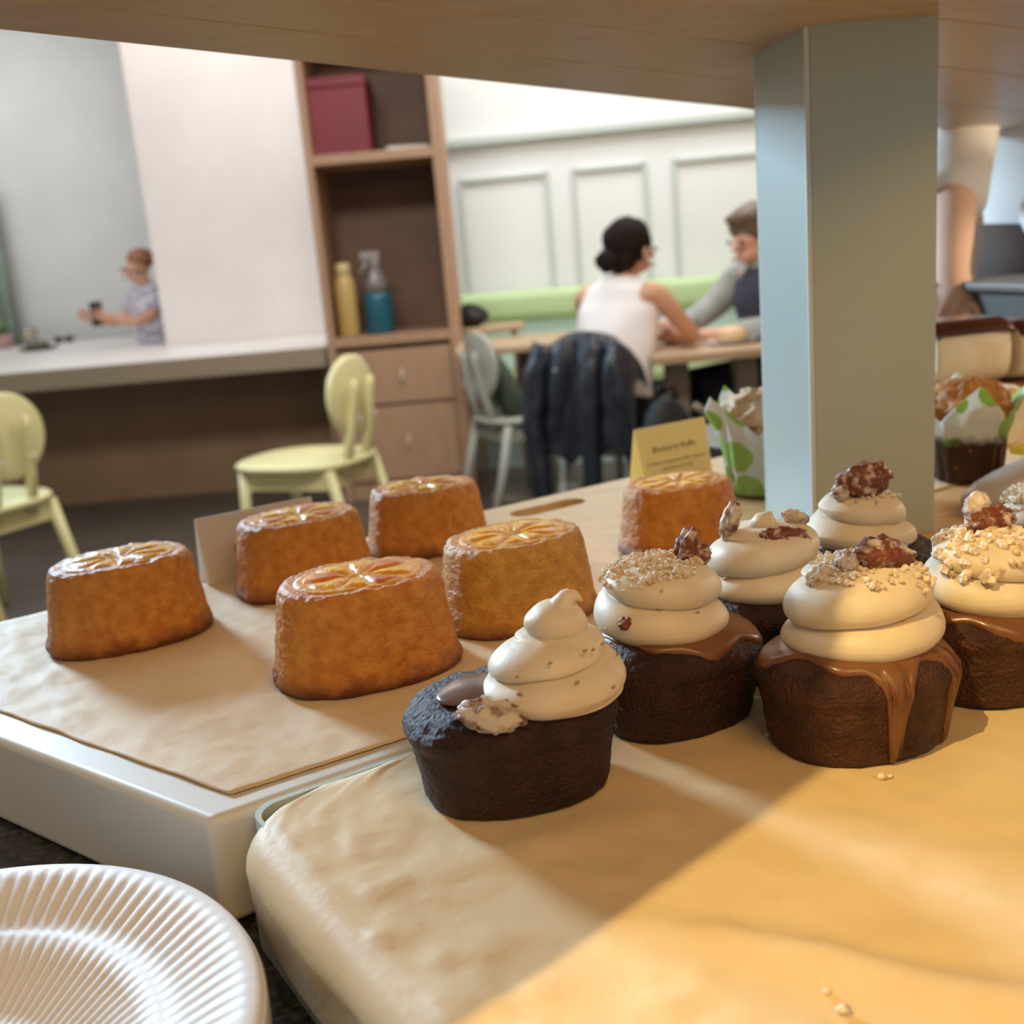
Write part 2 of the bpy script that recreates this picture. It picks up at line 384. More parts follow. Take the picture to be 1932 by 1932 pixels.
# right tray
tr = thing('baking_tray', 'pale grey-green tray lined with parchment under the chocolate cupcakes', 'tray', (*D(.45, .15), ZG))
def rrect(e0, e1, n0, n1, r, seg=6):
    out = []
    for (ce, cn, a0) in ((e1 - r, n1 - r, 0), (e0 + r, n1 - r, 90), (e0 + r, n0 + r, 180), (e1 - r, n0 + r, 270)):
        for i in range(seg + 1):
            a = R(a0 + 90 * i / seg); out.append((ce + r * math.cos(a), cn + r * math.sin(a)))
    return out
def tp(pts): return [D(e - .45, n - .15) for e, n in pts]
MB().prism(tp(rrect(.1015, .86, -.16, .3925, .014)), .0, .034).prism(tp(rrect(.1105, .86, -.16, .3925, .014)), .034, .0485).build('tray_body', M_tray, tr, smooth=False)
rim = rrect(.1095, .866, -.166, .3995, .012); rim2 = rrect(.1115, .863, -.163, .3965, .011)
holed(tp(rim), tp(rim2), .040, .0505).build('rim', M_tray, tr, smooth=False)

# parchment sheets
def wr(x, y, a=1.0, s=0.0):
    p = Vector((x * 22 + s, y * 22, s))
    q = Vector((x * 9 + y * 30, y * 12 - x * 5, s + 3))
    return a * (.0007 * noise.noise(p) + .0005 * noise.noise(p * 2.7) + .0006 * max(0, noise.noise(q)) + .0004 * noise.noise(p * 6))
sheet = MB(); NU, NV = 110, 80
c00, c01, c11, c10 = (Vector(p) for p in ((-.128, .4095), D(.366, .4055), D(.366, .768), (-.425, .638)))
vs = []
for i in range(NU + 1):
    for j in range(NV + 1):
        u, v = i / NU, j / NV
        p = (c00 * (1 - u) + c01 * u) * (1 - v) + (c10 * (1 - u) + c11 * u) * v
        if i == 0: p = p + Vector((.53, .35)) * .0035 * noise.noise(Vector((v * 9, 0, 1)))
        ed = min(u, 1 - u, v, 1 - v)
        vs.append((p.x, p.y, ZT + .0009 + max(0, wr(p.x, p.y, 2.0, 5) + .0006) * min(1, ed * 12 + .35) ))
sheet.add(vs, [(i * (NV + 1) + j, (i + 1) * (NV + 1) + j, (i + 1) * (NV + 1) + j + 1, i * (NV + 1) + j + 1) for i in range(NU) for j in range(NV)])
o = sheet.build('parchment_sheet', M_paper_l, solid=.0003)
tag(o, 'crinkled parchment sheet under the orange cakes on the left stand', 'parchment')

sheet = MB(); NS, NT = 170, 120; vs = []
e_l, rr_ = .0985, .013
for j in range(NT + 1):
    t = j / NT; n = .394 - t * .52
    rc = .03; k = max(0, min(1, (n - (.394 - rc)) / rc)); sh = rc * (1 - math.sqrt(max(0, 1 - k * k)))
    low = .024 + .006 * noise.noise(Vector((n * 14, 0, 4))) - .012 * k
    side = low; arc = rr_ * PI / 2; top = .70
    for i in range(NS + 1):
        w = (i / NS) ** 1.7 * (side + arc + top)
        wob = .0016 * noise.noise(Vector((n * 30, w * 60, 9)))
        if w < side:
            e, z = e_l - .0015 + .0035 * (1 - w / side) * (noise.noise(Vector((n * 10, 2, 0))) - .3) * -1 + wob * .6, ZT + .0015 - rr_ - (side - w)
        elif w < side + arc:
            a = (w - side) / rr_; e, z = e_l - .0015 + rr_ * (1 - math.cos(a)) , ZT + .0015 - rr_ + rr_ * math.sin(a)
        else:
            e, z = e_l - .0015 + rr_ + (w - side - arc), ZT + .0015
            near = max(0, 1 - (e - .11) / .16)
            front = max(0, min(1, (.30 - n) / .18))
            z += max(0, wr(e, n, 1.2 + 2.2 * max(near, front * .7), 11) + .0003)
            # one long ridge where the sheet buckles towards the near edge
            de = (e - .175 - (.25 - n) * .55); z += .0048 * math.exp(-(de / .010) ** 2) * max(0, min(1, (.245 - n) / .05)) * (1 if de < 0 else math.exp(-(de / .02) ** 2 * .0 + 0))
        x, y = D(e + sh, n); vs.append((x, y, z))
sheet.add(vs, [(j * (NS + 1) + i, j * (NS + 1) + i + 1, (j + 1) * (NS + 1) + i + 1, (j + 1) * (NS + 1) + i) for j in range(NT) for i in range(NS)])
o = sheet.build('parchment_sheet', M_paper, solid=-.0003)
tag(o, 'large parchment sheet draped over the tray edge under chocolate cupcakes', 'parchment')
sheet = MB(); vs = []; K = 30
for i in range(K + 1):
    for j in range(K + 1):
        x, y = D(.70 + .36 * i / K, .52 + .17 * j / K); vs.append((x, y, ZT + .0008 + max(0, wr(x, y, 1, 2))))
sheet.add(vs, [(i * (K + 1) + j, (i + 1) * (K + 1) + j, (i + 1) * (K + 1) + j + 1, i * (K + 1) + j + 1) for i in range(K) for j in range(K)])
tag(sheet.build('parchment_sheet', M_paper_l, solid=.0003), 'parchment sheet under the muffin right of the green post', 'parchment')

# overhead shelf and the green post that carries it
sh_poly = [D(-.25, .35), D(1.75, .35), (1.75, 1.9), (1.15, 2.155), (-.52, .205)]
shelf = thing('overhead_shelf', 'wooden shelf board overhead along the top of the picture', 'shelf', (.3, .9, 1.236))
for k in range(4):
    # four boards glued edge to edge, following the far edge
    a, b_ = k / 4, (k + 1) / 4
    n0, n1 = Vector(sh_poly[0]), Vector(sh_poly[1]); f0, f1 = Vector(sh_poly[4]), Vector(sh_poly[3])
    q = [n0.lerp(f0, a), n1.lerp(f1, a), n1.lerp(f1, b_ - .0004), n0.lerp(f0, b_ - .0004)]
    MB().prism([(p.x - .3, p.y - .9) for p in q], 0, .032).build('plank', M_shelfwood, shelf, smooth=False, bevel=.002)
post = thing('support_post', 'square-edged pale green post rising from the board to the shelf', 'post', (.25, .73, ZT))
def pp_(pts): return [(x - .25, y - .73) for x, y in pts]
MB().prism(pp_([(.2115, .7125), (.2935, .714), (.2932, .722), (.2105, .7205)]), 0, .336).build('front_panel', M_green, post, smooth=False)
MB().prism(pp_([(.2090, .7150), (.2170, .7215), (.2075, .7975), (.1985, .7975)]), 0, .336).build('side_panel', M_green, post, smooth=False)
MB().prism(pp_([(.2932, .7222), (.2915, .7975), (.2835, .7975), (.2852, .7222)]), 0, .336).build('side_panel', M_green, post, smooth=False)
MB().prism(pp_([(.1985, .7977), (.2915, .7977), (.2915, .8055), (.1985, .8055)]), 0, .336).build('back_panel', M_green, post, smooth=False)
MB().prism(pp_([(.2080, .7155), (.2078, .7118), (.2112, .7118), (.2112, .7155)]), 0, .336).build('lit_corner', mat('lit_edge_pale', (214, 220, 218), None, rough=.35), post, bevel=.0008)  # post paint made paler here, imitating daylight caught on the corner

# added unseen block beside the camera that shades the warm spotlight, and the spotlight itself
dl = Vector((.744, .668)); pc = Vector((-.31, 0)) + .121 * Vector((-.668, .744))
blocker = MB().box((0, 0, .875), (.09, .24, 1.75), 0).build('spot_blocker', M_green, smooth=False, bevel=.004)
blocker.location = (pc.x, pc.y, ZG); blocker.rotation_euler.z = math.atan2(dl.y, dl.x); struct(blocker)
LP = (-.60, -.26, 2.36)
lamp = thing('spotlight', 'warm ceiling spotlight behind the camera', 'lamp', (LP[0], LP[1], LP[2]))
M_lampm = mat('lamp_metal', (60, 58, 55), None, rough=.4, metal=.6)
MB().lathe([(.02, .24), (.02, .08), (.045, .06), (.055, .0), (.055, -.05), (.050, -.05), (.05, 0), (.02, .03)], 24, cap=False).build('housing', M_lampm, lamp)
sl = bpy.data.lights.new('spotlight_bulb', 'SPOT'); sl.energy = 84; sl.color = (1.0, .74, .28); sl.spot_size = R(50); sl.spot_blend = .5; sl.shadow_soft_size = .003
so = bpy.data.objects.new('spotlight_bulb', sl); C.objects.link(so); so.location = (LP[0], LP[1], LP[2] - .06)
so.rotation_euler = (Vector((.14, .42, .9)) - so.location).to_track_quat('-Z', 'Y').to_euler()

strip = thing('worker_fill', 'slim added fill light under the shelf beyond the right edge', 'lamp', (1.18, 1.12, 1.236))  # lamp added out of view to brighten the worker and buns
MB().box((0, 0, -.012), (.05, .42, .024), R(-35)).build('housing', M_stand, strip, smooth=False, bevel=.003)
MB().box((-.005, 0, -.026), (.036, .40, .004), R(-35)).build('glow_face', mat('fill_glow', (250, 240, 220), None, rough=.5, emit=((255, 214, 150), 2.0)), strip, smooth=False)
area('worker_fill_area', (1.165, 1.12, 1.205), (.72, 1.42, 1.0), .40, .05, 7, (1.0, .84, .62))  # area light of the added fill under the shelf

# ------------------------------------------------------------------ orange cakes
OPROF = [(0, 0), (.90, 0), (.985, .0005), (1.035, .002), (1.04, .0045), (1.012, .0085), (.985, .014), (.90, .041), (.885, .0445), (.85, .0478), (.80, .0492), (.70, .0490), (.3, .0482), (0, .0482)]
def cake_body(prof, a, b, n, seed, seg=190, step=.03, amp=.0007, tilt=0, rim=0):
    rg = []
    pr = []
    for p, q in zip(prof, prof[1:]):
        k = max(1, round(math.hypot((q[0] - p[0]) * a, q[1] - p[1]) / .0010))
        pr += [(p[0] + (q[0] - p[0]) * i / k, p[1] + (q[1] - p[1]) * i / k) for i in range(k)]
    pr.append((.004, prof[-1][1])); pr[0] = (.004, 0)
    for r, z in pr:
        ring = []
        for j in range(seg):
            th = 2 * PI * j / seg; rad = supr(a, b, n, th) * r
            p = Vector((rad * math.cos(th), rad * math.sin(th), z))
            d = amp * .8 * noise.noise(p * 140 + Vector((seed * 9, 0, 0))) + amp * .9 * noise.noise(p * 380 + Vector((0, seed * 5, 0))) + amp * .7 * noise.noise(p * 40 + Vector((0, 0, seed * 4)))
            if z > .0006:
                k = 1 + d / max(.006, rad) * (1 if r > .5 else r * 2)
                p.x *= k; p.y *= k; p.z += d * .8 * min(1, z / .004)
                if rim: p.z += rim * noise.noise(Vector((math.cos(th) * 3, math.sin(th) * 3, seed * 3))) * max(0, min(1, (z - .026) / .012))
            ring.append(p)
        rg.append(ring)
    return MB().rings(rg)
def orange_cake(label, x, y, yaw, s, seed, m, nseg=9, red=False, slice_rot=0.0):
    t = thing('orange_cake', label, 'cake', (x, y, ZT + .0012), yaw, 'glazed orange cakes on the left boards')
    a, b = .0455 * s, .0355 * s
    cake_body([(r, z * s) for r, z in OPROF], a, b, 2.35, seed, amp=.0006 * s, rim=.0013).build('sponge', m, t)
    ztop = .0486 * s
    # the citrus slice baked into the top: pith disc with flesh segments
    ra, rb = a * .70, b * .70; rg = []
    for r, z in ((.02, .0006), (.55, .0007), (.93, .0010), (1.0, .0006), (1.02, -.0015)):
        rg.append([(supr(ra, rb, 2.2, 2 * PI * j / 64) * r * math.cos(2 * PI * j / 64), supr(ra, rb, 2.2, 2 * PI * j / 64) * r * math.sin(2 * PI * j / 64), ztop + z + .0009 * noise.noise(Vector((j * .4, r * 4, seed)))) for j in range(64)])
    sl_ = MB().rings(rg).build('orange_slice', M_rind, t)
    for k in range(nseg):
        t0 = slice_rot + 2 * PI * k / nseg + .06; t1 = slice_rot + 2 * PI * (k + 1) / nseg - .06
        w = MB(); vv = []; ff = []
        rows = (.16, .35, .6, .8, .88); cols = 6
        for r in rows:
            for q in range(cols + 1):
                th = t0 + (t1 - t0) * q / cols
                th = (t0 + t1) / 2 + (th - (t0 + t1) / 2) * (.55 if r < .2 else (.86 if r < .4 else 1))
                rad = supr(ra, rb, 2.2, th) * r
                edge = (q in (0, cols)) or r in (rows[0], rows[-1])
                vv.append((rad * math.cos(th), rad * math.sin(th), ztop + (.0004 if edge else .0021) + .0006 * noise.noise(Vector((th * 6, r * 9, seed)))))
        for i in range(len(rows) - 1):
            for q in range(cols): ff.append((i * (cols + 1) + q, (i + 1) * (cols + 1) + q, (i + 1) * (cols + 1) + q + 1, i * (cols + 1) + q + 1))
        w.add(vv, ff); w.build('segment', M_seg2 if (red and k % 3 == 0) else M_seg, sl_)
    return t
orange_cake('glazed orange cake standing alone at the far left of the stand', -.2425, .631, R(30), 1.045, 1, M_orange, 9, False, .2)
orange_cake('glazed orange cake in front of the white name card', -.1465, .7105, R(33), 1.03, 2, M_orange, 8, True, .5)
orange_cake('glazed orange cake farthest back, left of the slotted wooden board', -.0650, .784, R(20), 1.0, 3, M_orange, 8, True, .9)
orange_cake('pale yellow orange cake directly behind the front chocolate cupcake', -.0005, .607, R(32), 1.04, 4, M_orange_b, 9, False, .35)
orange_cake('nearest and largest glazed orange cake on the left parchment', -.0842, .541, R(20), 1.075, 5, M_orange, 8, True, .1)
orange_cake('glazed orange cake on the wooden board before the yellow card', .1180, .729, R(26), .965, 6, M_orange, 9, False, .7)

# ------------------------------------------------------------------ chocolate cupcakes
CPROF = [(0, 0), (.80, 0), (.865, .001), (.895, .004), (.905, .008), (.955, .022), (.975, .0265), (1.015, .0295), (1.02, .0320), (.985, .0350), (.90, .0385), (.76, .0415), (.5, .0435), (0, .0445)]
def choc_surface(a, b, n, s, th):
    """point and outward normal on the cake at arc length s from the top centre in direction th"""
    pr = CPROF[::-1]; acc = 0; rad0 = supr(a, b, n, th)
    for p, q in zip(pr, pr[1:]):
        l = math.hypot((q[0] - p[0]) * rad0, q[1] - p[1])
        if acc + l >= s or q is pr[-1]:
            f = min(1, (s - acc) / max(l, 1e-9)); r = (p[0] + (q[0] - p[0]) * f) * rad0; z = p[1] + (q[1] - p[1]) * f
            dr, dz = (q[0] - p[0]) * rad0, q[1] - p[1]; ll = math.hypot(dr, dz) or 1
            nr, nz = -dz / ll, dr / ll
            if z > .0345: nr, nz = .25, .97
            return r, z, nr, nz
        acc += l
def glaze(name, a, b, m, parent, base, drips, seed, thick=.0012):
    """toffee run over the top with drips; drips = [(angle, extra length, half width)]"""
    N, K = 160, 26; rg = []
    for i in range(K + 1):
        t = i / K; ring = []
        for j in range(N):
            th = 2 * PI * j / N
            reach = base + .004 * noise.noise(Vector((math.cos(th) * 2, math.sin(th) * 2, seed)))
            for da, dl_, dw in drips:
                d = (th - da + PI) % (2 * PI) - PI
                reach += dl_ * math.exp(-(abs(d) / dw) ** 2.6)
            s = max(.001, t * reach); r, z, nr, nz = choc_surface(a, b, 2.4, s, th)
            h = thick * (1 if t < .86 else (1.35 if t < .95 else (.9 if t < .99 else -.4)))
            ring.append(((r + nr * h) * math.cos(th), (r + nr * h) * math.sin(th), max(.0006, z + nz * h)))
        rg.append(ring)
    return MB().rings(rg).build(name, m, parent)
def frosting(parent, off, Rb, H, turns, seed, prof, ecc=.9, yaw=.3, tip=None, depth=.24, hand=1, ph0=0.0):
    """piped spiral; prof = [(height fraction, radius fraction)]"""
    N, K = 112, 96; rg = []
    def env(v):
        for p, q in zip(prof, prof[1:]):
            if v <= q[0]:
                k = (v - p[0]) / (q[0] - p[0]); return p[1] + (q[1] - p[1]) * k
        return prof[-1][1]
    for i in range(K + 1):
        v = i / K; ring = []
        for j in range(N):
            th = 2 * PI * j / N
            ph = v * turns - hand * th / (2 * PI) + ph0
            cre = abs(math.sin(PI * ph)) ** .42
            fade = min(1, v * 7) * min(1, (1 - v) * 5)
            rad = Rb * env(v) * (1 - depth * (1 - cre) * min(1, .15 + fade)) * (1 + .02 * noise.noise(Vector((math.cos(th) * 1.5, math.sin(th) * 1.5, v * 4 + seed))))
            x, y = rad * math.cos(th), rad * math.sin(th) * ecc
            z = H * v + .0007 * noise.noise(Vector((math.cos(th) * 2, math.sin(th) * 2, seed + v * 3)))
            if tip: x += tip[0] * v ** 3; y += tip[1] * v ** 3
            ring.append((off[0] + x * math.cos(yaw) - y * math.sin(yaw), off[1] + x * math.sin(yaw) + y * math.cos(yaw), off[2] + z))
        rg.append(ring)
    return MB().rings(rg).build('frosting', M_frost, parent)
def crumbs(parent, off, n, rad, h, seed, size=(.0008, .0020), lean=(0, 0), cover=1.0, ball=.0):
    rnd = random.Random(seed); m = MB()
    for _ in range(n):
        a = rnd.uniform(0, 2 * PI); r = rad * math.sqrt(rnd.random()) * cover
        x, y = r * math.cos(a) + lean[0], r * math.sin(a) + lean[1]
        z = h(math.hypot(x, y))
        d = rnd.uniform(*size)
        m.blob((off[0] + x, off[1] + y, off[2] + z + d * .3), (d, d * rnd.uniform(.7, 1), d * rnd.uniform(.6, .9)), 6, .5, 2.0, rnd.random() * 50, Matrix.Rotation(rnd.uniform(0, 3), 3, 'X') @ Matrix.Rotation(rnd.uniform(0, 3), 3, 'Z'))
    o = m.build('nut_crumbs', M_crumb, parent, smooth=False); o['kind'] = 'stuff'; return o
def pecan(parent, p, d, rot, seed, m=None, name='candied_pecan'):
    """half nut with a lengthwise groove and knobbly sugar coat"""
    M_ = Matrix.Rotation(rot[2], 3, 'Z') @ Matrix.Rotation(rot[1], 3, 'Y') @ Matrix.Rotation(rot[0], 3, 'X')
    rg = []; N, K = 28, 22
    for i in range(K + 1):
        v = (i + .02) / (K + .04); ph = PI * v; ring = []
        for j in range(N):
            th = 2 * PI * j / N; u = Vector((-math.cos(ph), math.sin(ph) * math.cos(th), math.sin(ph) * math.sin(th)))
            k = 1 + .20 * noise.noise(u * 3.2 + Vector((seed, 0, 0))) + .13 * noise.noise(u * 7 + Vector((0, seed, 0)))
            up = max(0, u.z); k -= .34 * up * math.exp(-(u.y / .16) ** 2)
            k += .10 * up * math.sin(u.x * 11 + seed) * (1 - math.exp(-(u.y / .2) ** 2))
            ring.append(Vector(p) + M_ @ Vector((u.x * d[0] * k, u.y * d[1] * k, u.z * d[2] * k)))
        rg.append(ring)
    return MB().rings(rg).build(name, m or M_pecan, parent)
def specks(parent, off, Rb, zs, n, seed, a0=-PI, a1=0.2):
    rnd = random.Random(seed); m = MB()
    for _ in range(n):
        a = rnd.uniform(a0, a1); z = rnd.uniform(*zs); r = Rb * (1.0 - .25 * (z - zs[0]) / max(1e-6, zs[1] - zs[0])) * .985
        s = rnd.uniform(.0005, .0011)
        m.blob((off[0] + r * math.cos(a), off[1] + r * math.sin(a) * .93, off[2] + z), (s * 1.5, s * .6, s * .8), 6, .3, 2, rnd.random() * 9, Matrix.Rotation(a + PI / 2, 3, 'Z'))
    o = m.build('nut_specks', M_speck, parent); o['kind'] = 'stuff'
def top_h(prof, Rb, H):
    def g(r):
        v = 1.0
        for a_, b_ in zip(prof[::-1], prof[::-1][1:]):
            if b_[1] >= r / Rb * 1.03:
                k = (r / Rb * 1.03 - a_[1]) / max(1e-6, b_[1] - a_[1]); v = a_[0] + (b_[0] - a_[0]) * max(0, min(1, k)); return H * v
        return H * .55
    return g
GRP = 'frosted chocolate cupcakes on the draped parchment'
def choc(label, x, y, yaw, s, seed, m=None, a=.0405, b=.0325):
    t = thing('chocolate_cupcake', label, 'cupcake', (x, y, ZT + .0022), yaw, GRP)
    cake_body(CPROF, a * s, b * s, 2.4, seed, amp=.0006, rim=.001).build('sponge', m or M_choc, t)
    return t, a * s, b * s
def loc(t, x, y):
    """a world offset turned into the thing's own frame"""
    d = Matrix.Rotation(-t.rotation_euler.z, 2) @ Vector((x - t.location.x, y - t.location.y)); return d.x, d.y
FP3 = smoothprof([(0, .88), (.08, 1.0), (.25, 1.0), (.60, .80), (.85, .62), (.95, .40), (1, .03)], 2)
FP2 = smoothprof([(0, .86), (.08, 1.0), (.30, 1.02), (.70, .90), (.88, .78), (.97, .45), (1, .03)], 2)

# front cupcake: tall swirl set off to the right, glaze tongue and a fallen pecan
t, a, b = choc('front chocolate cupcake with plain tall swirl and a pecan fallen beside it', -.0074, .3966, R(12), 1.045, 11)
fx, fy = loc(t, .0105, .3925)
frosting(t, (fx, fy, .0390), .0308, .0280, 2.0, 1, FP3, .92, .2, tip=(.003, .002), ph0=-.29)
MB().blob((fx + .0030, fy + .001, 0.0682), (.0125, .0118, .0088), 36, .06, 1.6, 2).build('frosting_ball', M_frost, t)
MB().tube(lerp_path([(fx + .0055, fy, 0.0697), (fx + .0065, fy, 0.0742), (fx + .0085, fy - .0005, 0.0777), (fx + .0112, fy - .001, 0.0784), (fx + .0140, fy - .001, 0.0757)], 4), [.0068, .0068, .0066, .0064, .0060, .0056, .0052, .0047, .0042, .0037, .0032, .0027, .0022, .0017, .0012, .0008, .0004], 18).build('frosting_tip', M_frost, t)
MB().blob((fx - .026, fy + .005, .0438), (.0200, .0150, .0036), 36, .12, 1.6, 3).build('glaze_pool', M_chocglaze, t)
lx, ly = loc(t, -.0140, .3665)
pecan(t, (lx, ly, .0438), (.0128, .0072, .0060), (R(18), R(10), R(-14)), 4, M_pecan_w)
specks(t, (fx, fy, .0405), .030, (.005, .024), 14, 3)

# second row, crumb topping and standing pecan
t, a, b = choc('crumb-topped chocolate cupcake with standing pecan right behind the front one', .0665, .4490, R(24), .985, 12)
fx, fy = loc(t, .0625, .4515)
glaze('toffee_glaze', a, b, M_toffee, t, .029, [(R(-30), .016, .30), (R(5), .011, .35), (R(-80), .006, .5), (R(150), .006, .5)], 5)
frosting(t, (fx, fy, .0385), .0312, .0350, 2.0, 2, FP2, .92, .2, hand=-1, ph0=.29)
hh = top_h(FP2, .0305, .0330)
crumbs(t, (fx, fy, .0405), 240, .0225, hh, 5, (.0007, .0019), (-.004, -.001))
pecan(t, (fx + .0125, fy - .004, .0775), (.0088, .0056, .0042), (R(20), R(-68), R(-20)), 6)
pecan(t, (fx + .0195, fy - .003, .0725), (.0062, .0058, .0048), (R(40), R(-35), R(30)), 7)
pecan(t, (fx - .0255, fy - .013, .0525), (.0042, .0034, .003), (0, 0, .6), 8)
specks(t, (fx, fy, .0405), .030, (.006, .024), 16, 4)

t, a, b = choc('chocolate cupcake with dark pecans pressed in its swirl, before the lone orange cake', .1205, .5000, R(18), 1.0, 13)
fx, fy = loc(t, .1220, .4985)
frosting(t, (fx, fy, .0385), .0312, .0345, 2.0, 3, FP2, .92, .2, ph0=-.21)
MB().tube([(fx, fy, .070), (fx + .001, fy, .0755), (fx + .004, fy, .0775)], [.009, .005, .001], 12).build('frosting_tip', M_frost, t)
pecan(t, (fx + .002, fy - .0165, .0680), (.0125, .0060, .0042), (R(55), R(12), R(-12)), 9)
pecan(t, (fx - .0175, fy + .002, .0765), (.0095, .0048, .0040), (R(10), R(-62), R(12)), 10, M_pecan_w)
pecan(t, (fx + .018, fy + .001, .0725), (.0095, .0055, .0036), (R(20), R(14), R(25)), 11, M_pecan_w)
specks(t, (fx, fy, .0405), .030, (.006, .024), 14, 8)

t, a, b = choc('chocolate cupcake at right front with toffee drips and broad red pecan', .1365, .4120, R(14), 1.0, 14, M_choc_r)
fx, fy = loc(t, .1415, .4180)
glaze('toffee_glaze', a, b, M_toffee, t, .0310, [(R(-92), .044, .11), (R(-90), .010, .30), (R(-38), .040, .10), (R(-36), .010, .30), (R(165), .012, .35), (R(-5), .012, .4), (R(60), .01, .5)], 9)
frosting(t, (fx, fy, .0385), .0340, .0370, 2.0, 4, FP2, .92, .1, ph0=-.21)
hh = top_h(FP2, .0340, .0350)
crumbs(t, (fx, fy, .0405), 260, .0245, hh, 6, (.0006, .0017), (.004, -.003))
pecan(t, (fx + .008, fy - .005, .0778), (.0135, .0085, .0058), (R(30), R(8), R(8)), 12)
pecan(t, (fx - .0085, fy - .004, .0768), (.0060, .0048, .0045), (R(10), R(-20), R(40)), 13, M_pecan_w)
pecan(t, (fx - .0205, fy - .002, .0725), (.0060, .0042, .0040), (R(10), R(-25), R(10)), 14, M_pecan_w)
specks(t, (fx, fy, .0405), .032, (.004, .026), 34, 6, -PI / 2 - .4, .6)

t, a, b = choc('chocolate cupcake cut by the right edge with chunky sugared nuts', .2150, .4550, R(20), 1.03, 15, M_choc_r)
fx, fy = loc(t, .2110, .4520)
glaze('toffee_glaze', a, b, M_toffee, t, .030, [(R(-62), .030, .08), (R(-60), .008, .3), (R(-125), .012, .4), (R(-20), .012, .5), (R(180), .01, .5)], 12)
frosting(t, (fx, fy, .0385), .0308, .0335, 2.0, 5, FP2, .92, .1, hand=-1, ph0=.29)
hh = top_h(FP2, .0300, .0315)
crumbs(t, (fx, fy, .0405), 150, .0215, hh, 7, (.0012, .0034), (-.006, -.003))
pecan(t, (fx + .004, fy + .004, .0762), (.0115, .0070, .0052), (R(30), R(-8), R(-10)), 15)
pecan(t, (fx + .004, fy + .012, .0800), (.0080, .0062, .0055), (R(20), R(-80), R(10)), 16, M_pecan_w)
specks(t, (fx, fy, .0405), .030, (.004, .022), 10, 9)

t, a, b = choc('chocolate cupcake with large pecan crown right before the green post', .1920, .5600, R(16), 1.0, 16)
fx, fy = loc(t, .1890, .5600)
frosting(t, (fx, fy, .0405), .0305, .0300, 2.0, 6, [(0, .85), (.1, 1), (.3, .98), (.5, .84), (.75, .74), (.9, .55), (1, .05)], .92, -.2, hand=-1, ph0=.29)
pecan(t, (fx + .0005, fy - .004, .0765), (.0150, .0098, .0085), (R(35), R(-10), R(-6)), 18)
pecan(t, (fx - .015, fy - .005, .0715), (.0050, .0045, .0045), (0, .4, .2), 19, M_pecan_w)
hh = top_h(FP2, .0305, .0290)
crumbs(t, (fx, fy, .0405), 60, .018, hh, 9, (.0007, .0016), (.003, -.002))

t, a, b = choc('crumb-heaped chocolate cupcake farthest right, partly out of the picture', .2880, .5430, R(20), 1.0, 17)
fx, fy = loc(t, .2880, .5430)
frosting(t, (fx, fy, .0405), .0300, .0270, 2.0, 7, FP2, .92, .1)
hh = top_h(FP2, .0300, .0270)
crumbs(t, (fx, fy, .0405), 420, .027, hh, 10, (.0007, .0019))

# loose crumbs on the near parchment
for k, (x, y, s) in enumerate(((.0766, .2569, .0011), (.0785, .2488, .0017), (.0763, .2610, .0008), (.0745, .2660, .0007), (.1340, .3735, .0018), (.1375, .3740, .0010), (.1010, .4180, .0010))):
    o = MB().blob((0, 0, s * .7), (s * 1.2, s, s * .8), 8, .5, 2, k).build('cake_crumb', M_crumb, loc=(x, y, ZT + .0022))
    tag(o, ('pale crumb second nearest the bottom edge of the draped parchment', 'largest pale crumb, nearest the bottom edge of the parchment', 'small pale crumb third up from the bottom edge of the parchment',
            'tiniest pale crumb, uppermost of the four near the bottom edge', 'larger pale crumb right below the toffee-dripped cupcake', 'smaller pale crumb right below the toffee-dripped cupcake',
            'lone pale crumb left of the toffee-dripped cupcake')[k], 'crumb', 'loose crumbs on the parchment')

# ------------------------------------------------------------------ muffins in tulip paper
def tulip_mat(name, soak):
    m = mat(name, (242, 244, 238), None, rough=.55)
    nt = m.node_tree; b = nt.nodes['Principled BSDF']
    tc = nt.nodes.new('ShaderNodeTexCoord'); vo = nt.nodes.new('ShaderNodeTexVoronoi'); vo.inputs['Scale'].default_value = 34; vo.inputs['Randomness'].default_value = .55
    rp = nt.nodes.new('ShaderNodeValToRGB'); rp.color_ramp.interpolation = 'CONSTANT'
    rp.color_ramp.elements[0].color = lin((176, 212, 114)) + (1,); rp.color_ramp.elements[1].position = .50; rp.color_ramp.elements[1].color = lin((240, 243, 236)) + (1,)
    nt.links.new(tc.outputs['Object'], vo.inputs['Vector']); nt.links.new(vo.outputs['Distance'], rp.inputs[0]); nt.links.new(rp.outputs[0], b.inputs['Base Color'])
    if soak: height_mix(m, .030, .040, (74, 44, 22))
    translucent(m, .4)
    return m
M_tul = tulip_mat('tulip_paper_clean', False); M_tul_s = tulip_mat('tulip_paper_soaked', True)
M_muf = mat('muffin_top', (196, 138, 72), (150, 92, 42), 60, .6, bump=1, bscale=260)
M_streu = mat('muffin_streusel', (234, 198, 156), (208, 160, 112), 80, .6, bump=1, bscale=260)
